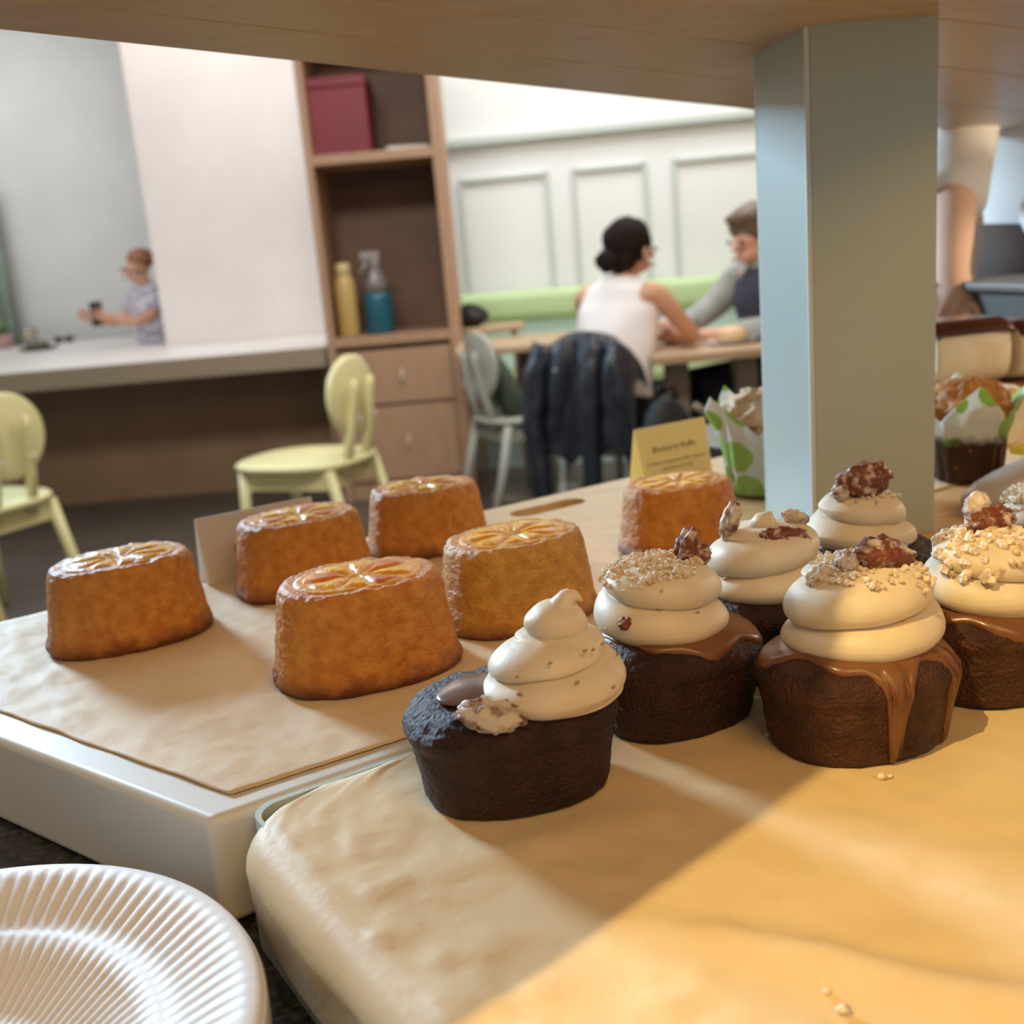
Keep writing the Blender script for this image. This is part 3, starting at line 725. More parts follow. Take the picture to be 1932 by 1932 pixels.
def muffin(label, x, y, yaw, m, seed, s=1.0, mt=None):
    t = thing('muffin', label, 'muffin', (x, y, ZT + .0035), yaw, 'muffins in green-spotted tulip papers')
    MB().lathe([(.024 * s, .001), (.0265 * s, .012), (.031 * s, .05 * s), (.031 * s, .056 * s)], 36).build('crumb_body', M_muf, t)
    MB().blob((0, 0, .060 * s), (.0325 * s, .0325 * s, .021 * s), 48, .22, 4.5, seed).build('muffin_top', mt or M_muf, t)
    N, K = 96, 26; rg = []
    for i in range(K + 1):
        v = i / K; ring = []
        for j in range(N):
            th = 2 * PI * j / N; c4 = abs(math.cos(2 * th)) ; pk = max(0, math.cos(4 * th)) ** 1.2 if 0 else (1 - abs(((th / (PI / 2)) % 1) - .5) * 2)
            h = (.050 + .031 * pk ** 1.15) * s
            z = h * v; r = (.0262 + .0068 * min(1, z / .055)) * s
            fl = max(0, v - .55) / .45; r += (.002 + .013 * pk) * s * fl ** 1.6 * (1.0 + .3 * math.sin(th * 3 + seed))
            r += .0009 * s * math.sin(th * 16) * (1 - v * .6) + .0016 * s * noise.noise(Vector((math.cos(th) * 3, math.sin(th) * 3, v * 4 + seed)))
            ring.append((r * math.cos(th), r * math.sin(th), z))
        rg.append(ring)
    w = MB().rings(rg, cap=False); w.build('tulip_paper', m, t, solid=.0004)
    return t
muffin('muffin in clean white and green tulip paper left of the post', .2130, .872, R(72), M_tul, 2, 1.05, M_streu)
muffin('muffin in grease-darkened tulip paper right of the post', .3790, .857, R(-58), M_tul_s, 5, 1.0)

# ------------------------------------------------------------------ name cards
M_card_y = mat('card_cream', (250, 232, 178), None, rough=.6)
M_card_w = mat('card_white', (236, 226, 216), None, rough=.6)
translucent(M_card_y, .45); translucent(M_card_w, .35)
M_ink = mat('ink', (92, 78, 66), None, rough=.7)
def tent(label, x, y, yaw, w, h, m, lines, lean=.16):
    t = thing('name_card', label, 'card', (x, y, ZT + .0012), yaw)
    sp_ = h * lean; r_ = .0012
    f = MB(); f.add([(-w / 2, -sp_, 0), (w / 2, -sp_, 0), (w / 2, 0, h), (-w / 2, 0, h)], [(0, 1, 2, 3)]); f.build('front_leaf', m, t, smooth=False, solid=.0005)
    f = MB(); f.add([(-w / 2, sp_ * 1.3, 0), (-w / 2, .0004, h), (w / 2, .0004, h), (w / 2, sp_ * 1.3, 0)], [(0, 1, 2, 3)]); f.build('back_leaf', m, t, smooth=False, solid=-.0005)
    for txt, size, cx, hz in lines:
        fz = hz; text_mesh('lettering', txt, size, M_ink, t, (cx, -sp_ * (1 - fz / h) - .0004, fz), (PI / 2 - math.atan(lean), 0, 0))
    return t
tent('cream name card reading Blueberry Muffin behind the lone orange cake', .1495, .9505, R(30), .082, .052, M_card_y,
     [('Blueberry Muffin', .0075, .001, .029), ('A delicious wholesome muffin crammed', .0042, .001, .018), ('with blueberries 3.50', .0042, .001, .012)])
tent('white name card behind the left orange cakes', -.1860, .7530, R(31), .088, .049, M_card_w, [('Pla', .0085, -.0155, .020)])

# ------------------------------------------------------------------ paper plates
PPROF = [(.002, .0), (.030, .0), (.050, .0004), (.056, .0015), (.066, .0062), (.076, .0112), (.0815, .0135), (.0840, .0137), (.0865, .0137), (.092, .0160), (.100, .0195), (.107, .0222), (.111, .0233), (.1145, .0232), (.1165, .0222), (.1172, .0205)]
N = 432; rg = []
for r, z in PPROF:
    ring = []
    for j in range(N):
        th = 2 * PI * j / N; k = 0
        if .055 < r < .0812: k = 1
        if .0868 < r < .110: k = 1
        ring.append((r * math.cos(th), r * math.sin(th), z + k * .00055 * math.cos(th * 108)))
    rg.append(ring)
pl = MB().rings(rg, cap=False); pl.f.append(tuple(range(N - 1, -1, -1)))
first = pl.build('paper_plate', M_plate, solid=.0005)
PLX, PLY = -.208, .275
NPL = 9
for k in range(NPL):
    o = first if k == 0 else first.copy()
    if k: C.objects.link(o)
    o.location = (PLX + .0006 * math.sin(k * 2.1), PLY + .0006 * math.cos(k * 1.7), ZG + .0012 + k * .0015); o.rotation_euler.z = k * .37
    tag(o, 'ribbed white paper plate, ' + ('lowest', 'second from the bottom', 'third from the bottom', 'fourth from the bottom', 'middle', 'fourth from the top', 'third from the top', 'second from the top', 'topmost')[k] + ' of the stack', 'plate', 'stacked paper plates')
tag(o, 'topmost ribbed white paper plate of the stack at lower left', 'plate', 'stacked paper plates')

# ------------------------------------------------------------------ things at the right rear of the board
sv = thing('cake_server', 'grey rounded cake server with yellow tip lying behind the right cupcakes', 'server', (.375, .765, ZT + .0035), R(33))
MB().tube([(-.062, -.004, .010), (-.052, -.003, .0105), (-.03, 0, .012), (.0, .002, .014), (.05, .002, .018), (.11, .002, .02)], [(.006, .005), (.013, .0085), (.017, .010), (.019, .011), (.02, .012), (.018, .012)], 20, side=(0, 1, 0)).build('handle', mat('server_grey', (176, 166, 160), None, rough=.35), sv)
MB().box((.058, .020, .030), (.05, .012, .006)).build('tip_guard', mat('server_yellow', (232, 208, 60), None, rough=.4), sv, bevel=.002)
rs = thing('bread_riser', 'brown wooden riser block carrying the cream buns', 'riser', (.505, 1.105, ZT), R(14))
MB().box((0, 0, .022), (.21, .11, .044)).build('block', mat('riser_wood', (150, 104, 58), (134, 90, 48), 8, .5, stretch=(2, 12, 2)), rs, bevel=.002)
M_bun = mat('bun_crumb', (246, 234, 206), (236, 216, 176), 30, .7, bump=.8, bscale=140)
M_bunc = mat('bun_crust', (222, 184, 128), (206, 160, 100), 20, .5)
M_bglz = mat('bun_glaze', (96, 42, 20), (66, 28, 14), 30, .25, coat=.4)
def bun(label, x, y, z, yaw, sx, sy, sz, seed, glz=True):
    t = thing('sliced_bun', label, 'bread', (x, y, z), yaw, 'cream bread pieces')
    rg = []
    for i in range(15):
        v = i / 14; xx = -sx / 2 + sx * v; k = 1 - .06 * (2 * v - 1) ** 4
        rg.append([(xx, supr(sy / 2, sz / 2, 3.2, 2 * PI * j / 40) * math.cos(2 * PI * j / 40) * k, sz / 2 + supr(sy / 2, sz / 2, 3.2, 2 * PI * j / 40) * math.sin(2 * PI * j / 40) * k + .0015 * noise.noise(Vector((v * 5, j * .4, seed)))) for j in range(40)])
    MB().rings(rg).build('crumb', M_bun, t, bevel=.003)
    if glz:
        N2 = 24; vs2 = []
        for i in range(N2 + 1):
            for j in range(N2 + 1):
                u, v = i / N2 * 2 - 1, j / N2 * 2 - 1
                X = u * sx * .52; Y = v * sy * .50
                zz = sz * 1.005 - max(0, abs(v) - .55) ** 2 * sz * .9 - max(0, abs(u) - .8) ** 2 * sz * (1.2 + 1.5 * noise.noise(Vector((v * 3, u, seed)))) + .002
                vs2.append((X, Y, zz))
        g = MB(); g.add(vs2, [(i * (N2 + 1) + j, (i + 1) * (N2 + 1) + j, (i + 1) * (N2 + 1) + j + 1, i * (N2 + 1) + j + 1) for i in range(N2) for j in range(N2)])
        g.build('glaze', M_bglz, t, solid=.004)
    return t
bun('thick cream bun slab with dark glaze behind the right muffin', .468, 1.10, ZT + .0445, R(12), .085, .085, .066, 2)
bun('second glazed bun slab touching the first at the right edge', .558, 1.120, ZT + .0445, R(16), .085, .085, .060, 3)
bun('small cream bread slice standing at the right edge behind the muffin', .4655, .985, ZT + .0008, R(70), .03, .05, .056, 4, False)
cr_ = thing('plastic_crate', 'grey plastic crate with ribbed side behind the buns', 'crate', (.765, 1.33, ZG - .0), R(6))
M_crate = mat('crate_grey', (112, 108, 100), None, rough=.5); M_crate_d = mat('crate_dark', (78, 75, 68), None, rough=.6)
MB().box((0, 0, .087), (.30, .22, .174)).build('box', M_crate_d, cr_, bevel=.004)
MB().box((0, 0, .177), (.32, .24, .012)).build('rim', M_crate, cr_, bevel=.004)
MB().box((0, -.115, .140), (.31, .012, .010)).build('rib', M_crate, cr_, smooth=False)
for k in range(5): MB().box((-.14 + .07 * k, -.115, .087), (.009, .010, .165)).build('rib', M_crate, cr_, smooth=False)

# ------------------------------------------------------------------ chairs and tables
M_cy = mat('chair_paint_yellow', (222, 212, 156), (214, 204, 148), 5, .4)
M_cg = mat('chair_paint_grey', (168, 168, 156), (160, 160, 148), 5, .45)
def chair(label, bx_, by_, yaw, m, group='cafe chairs with round backs'):
    """origin on the floor below the round back; the seat reaches towards local -x"""
    t = thing('cafe_chair', label, 'chair', (bx_, by_, 0), yaw, group)
    rg = []
    for r, z in ((.93, .425), (1.0, .435), (1.0, .447), (.96, .453), (.5, .449), (.02, .447)):
        rg.append([(-.26 + supr(.25, .225, 2.8, 2 * PI * j / 48) * r * math.cos(2 * PI * j / 48), supr(.25, .225, 2.8, 2 * PI * j / 48) * r * math.sin(2 * PI * j / 48), z) for j in range(48)])
    MB().rings(rg).build('seat', m, t)
    MB().box((-.25, .16, .39), (.36, .02, .07)).box((-.25, -.16, .39), (.36, .02, .07)).box((-.43, 0, .39), (.02, .32, .07)).box((-.07, 0, .39), (.02, .32, .07)).build('apron', m, t, smooth=False)
    for sx, sy in ((-.43, .165), (-.43, -.165), (-.07, .165), (-.07, -.165)):
        kx = -.03 if sx < -.2 else .13
        MB().tube([(sx, sy, .425), (sx + kx * .4, sy * 1.05, .22), (sx + kx, sy * 1.15, 0)], [.021, .019, .015], 12).build('leg', m, t)
    for sy in (-.06, .06):
        MB().tube([(-.05, sy * 1.25, .40), (-.015, sy * 1.15, .55), (.012, sy, .70), (.014, sy, .74)], [.019, .018, .016, .013], 12).build('upright', m, t)
    b = MB(); rg = []
    for r, x in ((.02, .002), (.90, .002), (1.0, -.004), (1.0, -.018), (.92, -.024), (.02, -.022)):
        rg.append([(x - .012 - .03 * abs(math.cos(2 * PI * j / 40)) * r * .5, .165 * r * math.cos(2 * PI * j / 40), .675 + .148 * r * math.sin(2 * PI * j / 40)) for j in range(40)])
    o = b.rings(rg).build('backrest', m, t)
    for sy in (-.06, .06): MB().blob((.024, sy, .60), (.004, .008, .008), 10).build('bolt', M_stand, t)
    return t
chair('pale yellow cafe chair with round back before the brown cabinet', -.515, 3.86, R(-22), M_cy)
chair('pale yellow cafe chair cut off by the left picture edge', -1.635, 3.50, R(-28), M_cy)
chair('grey cafe chair under the hanging black jacket', .335, 3.90, R(233), M_cg)
chair('grey cafe chair with pale round back beside the cabinet', -.115, 4.55, R(205), M_cg)

M_tabtop = mat('table_wood', (190, 160, 126), (178, 148, 114), 6, .4, stretch=(2, 14, 2))
M_tableg = mat('table_leg_grey', (128, 120, 108), None, rough=.5)
tb = thing('cafe_table', 'wooden cafe table between the two seated guests', 'table', (.80, 4.22, 0))
MB().box((0, 0, .705), (.48, .72, .034)).build('table_top', M_tabtop, tb, bevel=.006)
for lx in (-.13, .13): MB().box((lx, -.17, .344), (.085, .085, .688)).build('leg', M_tableg, tb, smooth=False, bevel=.006)
for lx in (-.13, .13): MB().box((lx, -.12, .012), (.10, .40, .024)).build('foot', M_tableg, tb, smooth=False, bevel=.006)
tb = thing('cafe_table', 'empty pale wooden table behind the woman at the bench', 'table', (.12, 5.02, 0))
MB().box((0, 0, .72), (.62, .60, .032)).build('table_top', M_tabtop, tb, bevel=.006)
MB().lathe([(.04, .02), (.035, .1), (.035, .704)], 20).build('leg', M_tableg, tb)
MB().lathe([(.22, 0), (.22, .014), (.05, .03)], 32).build('base', M_tableg, tb)
tb = thing('side_table', 'small wooden side table just right of the cabinet', 'table', (-.01, 5.50, 0))
MB().box((0, 0, .775), (.30, .28, .025), 0).build('table_top', M_tabtop, tb, bevel=.004)
for sx, sy in ((-.1, -.1), (.1, -.1), (.1, .1), (-.1, .1)): MB().tube([(sx, sy, .762), (sx * 1.1, sy * 1.1, 0)], [.014, .011], 10).build('leg', M_tabtop, tb)
hb = thing('shoulder_bag', 'black bag lying on the small side table', 'bag', (-.115, 5.48, .788))
MB().blob((0, 0, .055), (.085, .06, .055), 20, .25, 1.5, 4).build('body', mat('bag_black', (22, 21, 22), None, rough=.55), hb)
MB().tube([(-.06, 0, .08), (-.03, -.03, .112), (.02, -.04, .108), (.06, -.03, .05)], .008, 8).build('strap', mat('bag_black', (0, 0, 0)), hb)
gb = thing('tote_bag', 'dark green tote bag leaning on the grey chair seat', 'bag', (-.02, 4.62, .452))
M_tote = mat('tote_green', (62, 74, 58), (54, 66, 50), 9, .8)
MB().tube([(.07, 0, .0), (.055, 0, .06), (.02, 0, .16), (-.03, 0, .28), (-.045, 0, .31)], [(.05, .10), (.06, .12), (.055, .125), (.035, .125), (.02, .12)], 20, side=(1, 0, .3)).build('body', M_tote, gb)
MB().tube([(-.04, -.05, .30), (-.065, -.04, .36), (-.065, .04, .36), (-.04, .05, .30)], .007, 8).build('handle', M_tote, gb)

# jacket hung over the grey chair's back
jk = thing('denim_jacket', 'black denim jacket hanging over the grey chair back', 'jacket', (.335, 3.90, 0), R(233))
M_jk = mat('jacket_black', (34, 38, 48), (24, 26, 34), 30, .38, bump=.4, bscale=90)
NW, NH = 56, 40; vs = []; 
for i in range(NW + 1):
    for j in range(NH + 1):
        u = i / NW * 2 - 1; w = j / NH
        # over the top of the round back: starts in front, folds over, hangs behind it
        y = u * (.19 + .04 * w)
        arch = .148 * math.sqrt(max(0, 1 - (min(1, abs(y) / .185)) ** 2))
        topz = .675 + .02 + arch * .9 - max(0, abs(y) - .16) * 1.1
        drop = (.44 + .10 * noise.noise(Vector((u * 2.2, 0, 5))) - .12 * max(0, u)) 
        if w < .22: xx, zz = -.075 + .10 * (w / .22), topz - .05 * (1 - w / .22) ** 2
        else:
            k = (w - .22) / .78; xx = .025 + .03 * math.sin(min(1, k * 3) * PI / 2) + .01 * k; zz = topz - drop * k
        fold = .018 * math.sin(u * 11 + 2 * w + 1.3 * noise.noise(Vector((u * 3, w * 2, 1)))) * min(1, w * 2.5) + .012 * noise.noise(Vector((u * 7, w * 6, 2)))
        vs.append((xx + fold + .012, y, zz))
g = MB(); g.add(vs, [(i * (NH + 1) + j, (i + 1) * (NH + 1) + j, (i + 1) * (NH + 1) + j + 1, i * (NH + 1) + j + 1) for i in range(NW) for j in range(NH)])
g.build('body', M_jk, jk, solid=.008)
def crumple(pts, rad, seed, m, name, parent, seg=18, amp=.22):
    mb = MB(); mb.tube(pts, rad, seg)
    nv = []
    for i, p in enumerate(mb.v):
        c_ = Vector(pts[min(len(pts) - 1, i // seg)]); d = Vector(p) - c_; nv.append(tuple(c_ + d * (1 + amp * noise.noise(Vector(p) * 22 + Vector((seed, 0, 0))))))
    mb.v = nv; return mb.build(name, m, parent)
s1 = lerp_path([(.02, -.17, .78), (.06, -.21, .66), (.08, -.22, .50), (.09, -.20, .30), (.085, -.19, .12)])
crumple(s1, [.055 - .018 * i / len(s1) for i in range(len(s1))], 1, M_jk, 'sleeve', jk)
s1 = lerp_path([(.03, .04, .78), (.07, .035, .66), (.085, .03, .48), (.085, .03, .24), (.08, .035, .17)])
crumple(s1, [.046 - .016 * i / len(s1) for i in range(len(s1))], 2, M_jk, 'sleeve', jk)
for by, bz in ((-.10, .70), (.10, .60)): MB().blob((.088, by, bz), (.004, .008, .008), 10).build('button', mat('button_steel', (190, 196, 204), None, rough=.3, metal=.8), jk)

bp = thing('backpack', 'black backpack standing by the table leg', 'bag', (.575, 3.72, 0), R(20))
M_bp = mat('backpack_black', (20, 20, 22), (30, 30, 32), 12, .6)
MB().blob((0, 0, .29), (.125, .09, .29), 26, .18, 1.6, 7).build('body', M_bp, bp)
MB().blob((.02, -.085, .22), (.10, .04, .12), 18, .15, 1.6, 3).build('pocket', M_bp, bp)
MB().tube(lerp_path([(.10, -.02, .55), (.17, -.03, .50), (.19, -.03, .36), (.15, -.03, .20)]), .014, 8).build('strap', mat('strap_tan', (150, 136, 120), None, rough=.6), bp)
MB().tube([(-.04, 0, .58), (-.03, 0, .63), (.03, 0, .63), (.04, 0, .58)], .009, 8).build('top_loop', M_bp, bp)

# ------------------------------------------------------------------ people
M_skin = mat('skin', (208, 156, 122), (200, 146, 112), 8, .5, sss=.05)
M_skin2 = mat('skin_pale', (222, 172, 146), (214, 160, 134), 8, .5, sss=.05)
def skin(name, nodes, edges, m, parent, sub=2):
    me = bpy.data.meshes.new(name); me.from_pydata([n[:3] for n in nodes], edges, []); me.materials.append(m)
    o = bpy.data.objects.new(name, me); C.objects.link(o); o.parent = parent
    md = o.modifiers.new('skin', 'SKIN'); md.use_smooth_shade = True; md.branch_smoothing = .4
    if not me.skin_vertices: me.attributes.new if 0 else None
    if not me.skin_vertices:
        bpy.context.view_layer.objects.active = o
        bpy.ops.object.select_all(action='DESELECT'); o.select_set(True); bpy.ops.mesh.customdata_skin_add()
    for i, n in enumerate(nodes):
        r = n[3]; me.skin_vertices[0].data[i].radius = r if isinstance(r, tuple) else (r, r)
    me.skin_vertices[0].data[0].use_root = True
    s_ = o.modifiers.new('sub', 'SUBSURF'); s_.levels = sub; s_.render_levels = sub
    return o
class Rig:
    def __init__(s): s.n = []; s.e = []
    def add(s, p, r, prev=None):
        s.n.append((*p, r)); i = len(s.n) - 1
        if prev is not None: s.e.append((prev, i))
        return i
    def chain(s, prev, pts):
        for p, r in pts: prev = s.add(p, r, prev)
        return prev
    def hand(s, wrist, p, d, side, k=1.0, curl=.3):
        """palm plus four fingers and a thumb; d points along the hand, side across the knuckles"""
        d = Vector(d).normalized(); sd = Vector(side); sd = (sd - d * sd.dot(d)).normalized(); up = sd.cross(d)
        if up.z > 0: up = -up
        pm = s.add(Vector(p) + d * .045 * k, .024 * k, wrist)
        for f, (o_, l) in enumerate(((-.030, .060), (-.010, .072), (.011, .068), (.030, .054))):
            b_ = Vector(p) + d * .085 * k + sd * o_ * k
            i = s.add(b_, .0095 * k, pm); i = s.add(b_ + d * l * .5 * k + up * curl * .02 * k, .0085 * k, i); s.add(b_ + d * l * .9 * k + up * curl * .055 * k, .007 * k, i)
        b_ = Vector(p) + d * .025 * k - sd * .032 * k
        i = s.add(b_, .011 * k, pm); i = s.add(b_ + d * .03 * k - sd * .02 * k, .0095 * k, i); s.add(b_ + d * .055 * k - sd * .022 * k + up * .008 * k, .008 * k, i)
def head(rig, neck, c, face, k=1.0):
    """skull, jaw, nose and ears grown from the neck vertex"""
    c = Vector(c); f = Vector(face).normalized(); up = Vector((0, 0, 1)); sd = f.cross(up).normalized()
    j = rig.add(c - up * .055 * k + f * .012 * k, .060 * k, neck); s0 = rig.add(c + up * .015 * k, .084 * k, j); rig.add(c + up * .055 * k - f * .01 * k, .070 * k, s0)
    ch = rig.add(c - up * .085 * k + f * .062 * k, .026 * k, j)
    fc = rig.add(c - up * .02 * k + f * .055 * k, .052 * k, s0)
    n0 = rig.add(c - up * .012 * k + f * .098 * k, .012 * k, fc); rig.add(c - up * .028 * k + f * .116 * k, .011 * k, n0)
    return f, sd
def face_parts(parent, c, f, sd, k=1.0):
    c = Vector(c); up = Vector((0, 0, 1))
    for s_ in (-1, 1):
        MB().blob(c + f * .096 * k + sd * .032 * k * s_ + up * .004 * k, (.011 * k, .011 * k, .008 * k), 10).build('eye', mat('eye_dark', (52, 40, 34), None, rough=.3), parent)
        MB().blob(c + sd * .083 * k * s_ - up * .02 * k - f * .005, (.012 * k, .014 * k, .030 * k), 12).build('ear', parent_skin, parent)
    MB().blob(c + f * .100 * k - up * .060 * k, (.012 * k, .024 * k, .006 * k), 10, rot=Matrix.Rotation(math.atan2(f.y, f.x), 3, 'Z')).build('mouth', mat('lips', (176, 96, 88), None, rough=.5), parent)
def cloth(name, path, rad, side, m, parent, seg=28, amp=.012, fr=9, seed=0):
    mb = MB(); mb.tube(lerp_path(path, 5), [tuple(Vector(rad[min(len(rad) - 1, i // 5)]).lerp(Vector(rad[min(len(rad) - 1, i // 5 + 1)]), (i % 5) / 5)) for i in range((len(path) - 1) * 5 + 1)], seg, side=side)
    mb.v = [tuple(Vector(p) + Vector((1, 1, .3)) * amp * noise.noise(Vector(p) * fr + Vector((seed, seed, 0)))) for p in mb.v]
    return mb.build(name, m, parent)

# woman in a white sleeveless top, seen from behind, leaning to the table
parent_skin = M_skin
WX, WY = .42, 4.06
wm = thing('person', 'woman in white sleeveless top with dark hair bun leaning on the table', 'person', (WX, WY, 0))
rig = Rig()
f = Vector((.62, .78, 0)); sd = Vector((.78, -.62, 0))     # facing, and towards her right hand
def W_(fo, s_, z): return tuple(f * fo + sd * s_ + Vector((0, 0, z)))
pel = rig.add(W_(0, 0, .55), .115); wai = rig.add(W_(.03, 0, .70), .100, pel); che = rig.add(W_(.09, 0, .86), .112, wai); nb = rig.add(W_(.115, 0, .985), .062, che)
nk = rig.add(W_(.125, 0, 1.03), .046, nb)
hc = Vector(W_(.165, .03, 1.105)); fv, sv_ = head(rig, nk, hc, (.80, .55, -.08), .93)
# right arm: shoulder, elbow propped forward on the table, forearm folded back
sh_ = rig.add(W_(.09, .155, .955), .050, che)
rig_e = rig.chain(sh_, [(W_(.13, .20, .88), .040), (W_(.20, .235, .79), .034), (W_(.24, .245, .762), .031)])
wr_ = rig.chain(rig_e, [(W_(.28, .16, .757), .029), (W_(.31, .07, .757), .023)])
rig.hand(wr_, W_(.31, .07, .757), Vector(W_(.33, 0, 0)) - Vector(W_(.31, .07, 0)), f, .92)
sh_ = rig.add(W_(.09, -.155, .955), .050, che)
e_ = rig.chain(sh_, [(W_(.15, -.20, .86), .038), (W_(.24, -.21, .77), .033)]); wr_ = rig.chain(e_, [(W_(.34, -.14, .757), .027), (W_(.41, -.08, .757), .023)])
rig.hand(wr_, W_(.41, -.08, .757), Vector(W_(.45, -.03, 0)) - Vector(W_(.41, -.08, 0)), sd, .92)
for s_ in (-1, 1):
    rig.chain(pel, [(W_(.10, .09 * s_, .525), .085), (W_(.40, .11 * s_, .50), .062), (W_(.41, .12 * s_, .28), .048), (W_(.40, .12 * s_, .07), .036), (W_(.50, .13 * s_, .035), .03)])
skin('body', rig.n, rig.e, M_skin, wm)
face_parts(wm, hc, fv, sv_, .93)
M_top = mat('top_white', (246, 240, 238), (240, 232, 230), 5, .7)
cloth('top', [W_(-.005, 0, .565), W_(.02, 0, .66), W_(.05, 0, .76), W_(.085, 0, .87), W_(.105, .0, .955), W_(.115, 0, 1.005)],
      [(.175, .120), (.165, .118), (.168, .120), (.172, .118), (.150, .095), (.070, .062)], tuple(sd), M_top, wm)
M_jeans = mat('trousers_dark', (36, 38, 46), (28, 30, 38), 10, .8)
for s_ in (-1, 1):
    cloth('trouser_leg', [W_(-.02, .07 * s_, .53), W_(.15, .095 * s_, .515), W_(.40, .11 * s_, .50), W_(.43, .12 * s_, .42), W_(.42, .12 * s_, .25), W_(.41, .12 * s_, .09)],
          [(.105, .10), (.098, .092), (.078, .075), (.075, .075), (.062, .062), (.052, .052)], tuple(sd), M_jeans, wm, 18)
    MB().blob(W_(.46, .13 * s_, .042), (.12, .045, .04), 16, rot=Matrix.Rotation(math.atan2(f.y, f.x), 3, 'Z')).build('shoe', mat('shoe_dark', (40, 38, 38), None, rough=.5), wm)
M_hair = mat('hair_dark', (40, 28, 22), (26, 18, 14), 60, .75, stretch=(1, 1, 6), spec=.15)
hr = MB(); fa = math.atan2(fv.y, fv.x); Rz = Matrix.Rotation(fa, 3, 'Z')
hr.blob(hc - fv * .026 + Vector((0, 0, .030)), (.098, .088, .094), 28, .08, 2.2, 2, rot=Rz)
hr.blob(hc - fv * .060 - Vector((0, 0, .035)), (.055, .068, .060), 20, .1, 2, 3, rot=Rz)
hr.build('hair', M_hair, wm)
MB().blob(hc - fv * .125 - Vector((0, 0, .045)), (.048, .050, .045), 22, .22, 2.4, 6).build('hair_bun', M_hair, wm)

# man facing her, half hidden by the post
parent_skin = M_skin2
MX, MY = 1.20, 4.42
mn = thing('person', 'man in dark vest and grey shirt facing her, half behind the post', 'person', (MX, MY, 0))
rig = Rig(); f = Vector((-.93, -.36, 0)); sd = Vector((.36, -.93, 0)).normalized()   # sd: towards his left, the camera side
pel = rig.add(W_(0, 0, .54), .125); wai = rig.add(W_(.03, 0, .70), .115, pel); che = rig.add(W_(.08, 0, .87), .128, wai); nb = rig.add(W_(.10, 0, .995), .066, che)
nk = rig.add(W_(.115, 0, 1.045), .053, nb)
hc = Vector(W_(.165, 0, 1.115)); fv, sv_ = head(rig, nk, hc, (-.80, -.58, -.22), 1.0)
for s_, pts in ((1, [(W_(.10, .185, .955), .055), (W_(.16, .24, .85), .044), (W_(.25, .24, .765), .038), (W_(.37, .13, .757), .031), (W_(.44, .06, .757), .026)]),
                (-1, [(W_(.10, -.185, .955), .055), (W_(.20, -.24, .84), .044), (W_(.32, -.24, .775), .038), (W_(.45, -.14, .790), .031), (W_(.52, -.07, .80), .026)])):
    i = rig.chain(che, pts); a_, b_ = Vector(pts[-2][0]), Vector(pts[-1][0]); rig.hand(i, b_, b_ - a_, sd, 1.0, .4)
for s_ in (-1, 1):
    rig.chain(pel, [(W_(.10, .10 * s_, .53), .095), (W_(.44, .13 * s_, .52), .066), (W_(.45, .14 * s_, .28), .052), (W_(.43, .14 * s_, .08), .04), (W_(.55, .15 * s_, .035), .034)])
skin('body', rig.n, rig.e, M_skin2, mn)
face_parts(mn, hc, fv, sv_, 1.0)
M_vest = mat('vest_blue', (66, 72, 90), (52, 58, 76), 20, .75); M_shirt = mat('shirt_grey', (168, 172, 168), (156, 160, 156), 14, .75)
cloth('vest', [W_(-.01, 0, .55), W_(.02, 0, .67), W_(.05, 0, .78), W_(.075, 0, .88), W_(.09, 0, .965), W_(.10, 0, 1.01)],
      [(.185, .145), (.180, .140), (.190, .138), (.200, .135), (.165, .105), (.075, .072)], tuple(sd), M_vest, mn)
cloth('collar', [W_(.10, 0, .99), W_(.112, 0, 1.03), W_(.12, 0, 1.055)], [(.078, .076), (.068, .066), (.066, .064)], tuple(sd), M_shirt, mn, 20, .003)
for k_, pts in ((1, [W_(.085, .14, .965), W_(.10, .20, .945), W_(.16, .245, .85), W_(.25, .245, .77), W_(.34, .155, .763)]), (-1, [W_(.085, -.14, .965), W_(.10, -.20, .945), W_(.20, -.245, .84), W_(.32, -.245, .78), W_(.42, -.16, .79)])):
    cloth('sleeve', pts, [(.07, .07), (.068, .068), (.056, .056), (.050, .050), (.042, .042)], (0, 0, 1), M_shirt, mn, 18, .008, 14, k_)
for s_ in (-1, 1):
    cloth('trouser_leg', [W_(-.04, .08 * s_, .53), W_(.15, .11 * s_, .525), W_(.44, .13 * s_, .52), W_(.47, .14 * s_, .44), W_(.46, .14 * s_, .25), W_(.44, .14 * s_, .09)],
          [(.115, .11), (.105, .10), (.088, .084), (.085, .082), (.070, .070), (.058, .058)], tuple(sd), M_jeans, mn, 18)
    MB().blob(W_(.51, .15 * s_, .045), (.13, .05, .043), 16, rot=Matrix.Rotation(math.atan2(f.y, f.x), 3, 'Z')).build('shoe', mat('shoe_dark', (40, 38, 38)), mn)
M_hair2 = mat('hair_brown', (120, 100, 78), (92, 74, 56), 60, .5)
hr = MB(); Rz = Matrix.Rotation(math.atan2(fv.y, fv.x), 3, 'Z')
hr.blob(hc - fv * .022 + Vector((0, 0, .046)), (.106, .096, .086), 28, .12, 2.4, 4, rot=Rz); hr.blob(hc + fv * .06 + Vector((0, 0, .085)), (.05, .07, .032), 18, .2, 2, 5, rot=Rz)
hr.build('hair', M_hair2, mn)
chair('grey cafe chair under the man, mostly hidden by the post', 1.42, 4.52, R(21), M_cg)

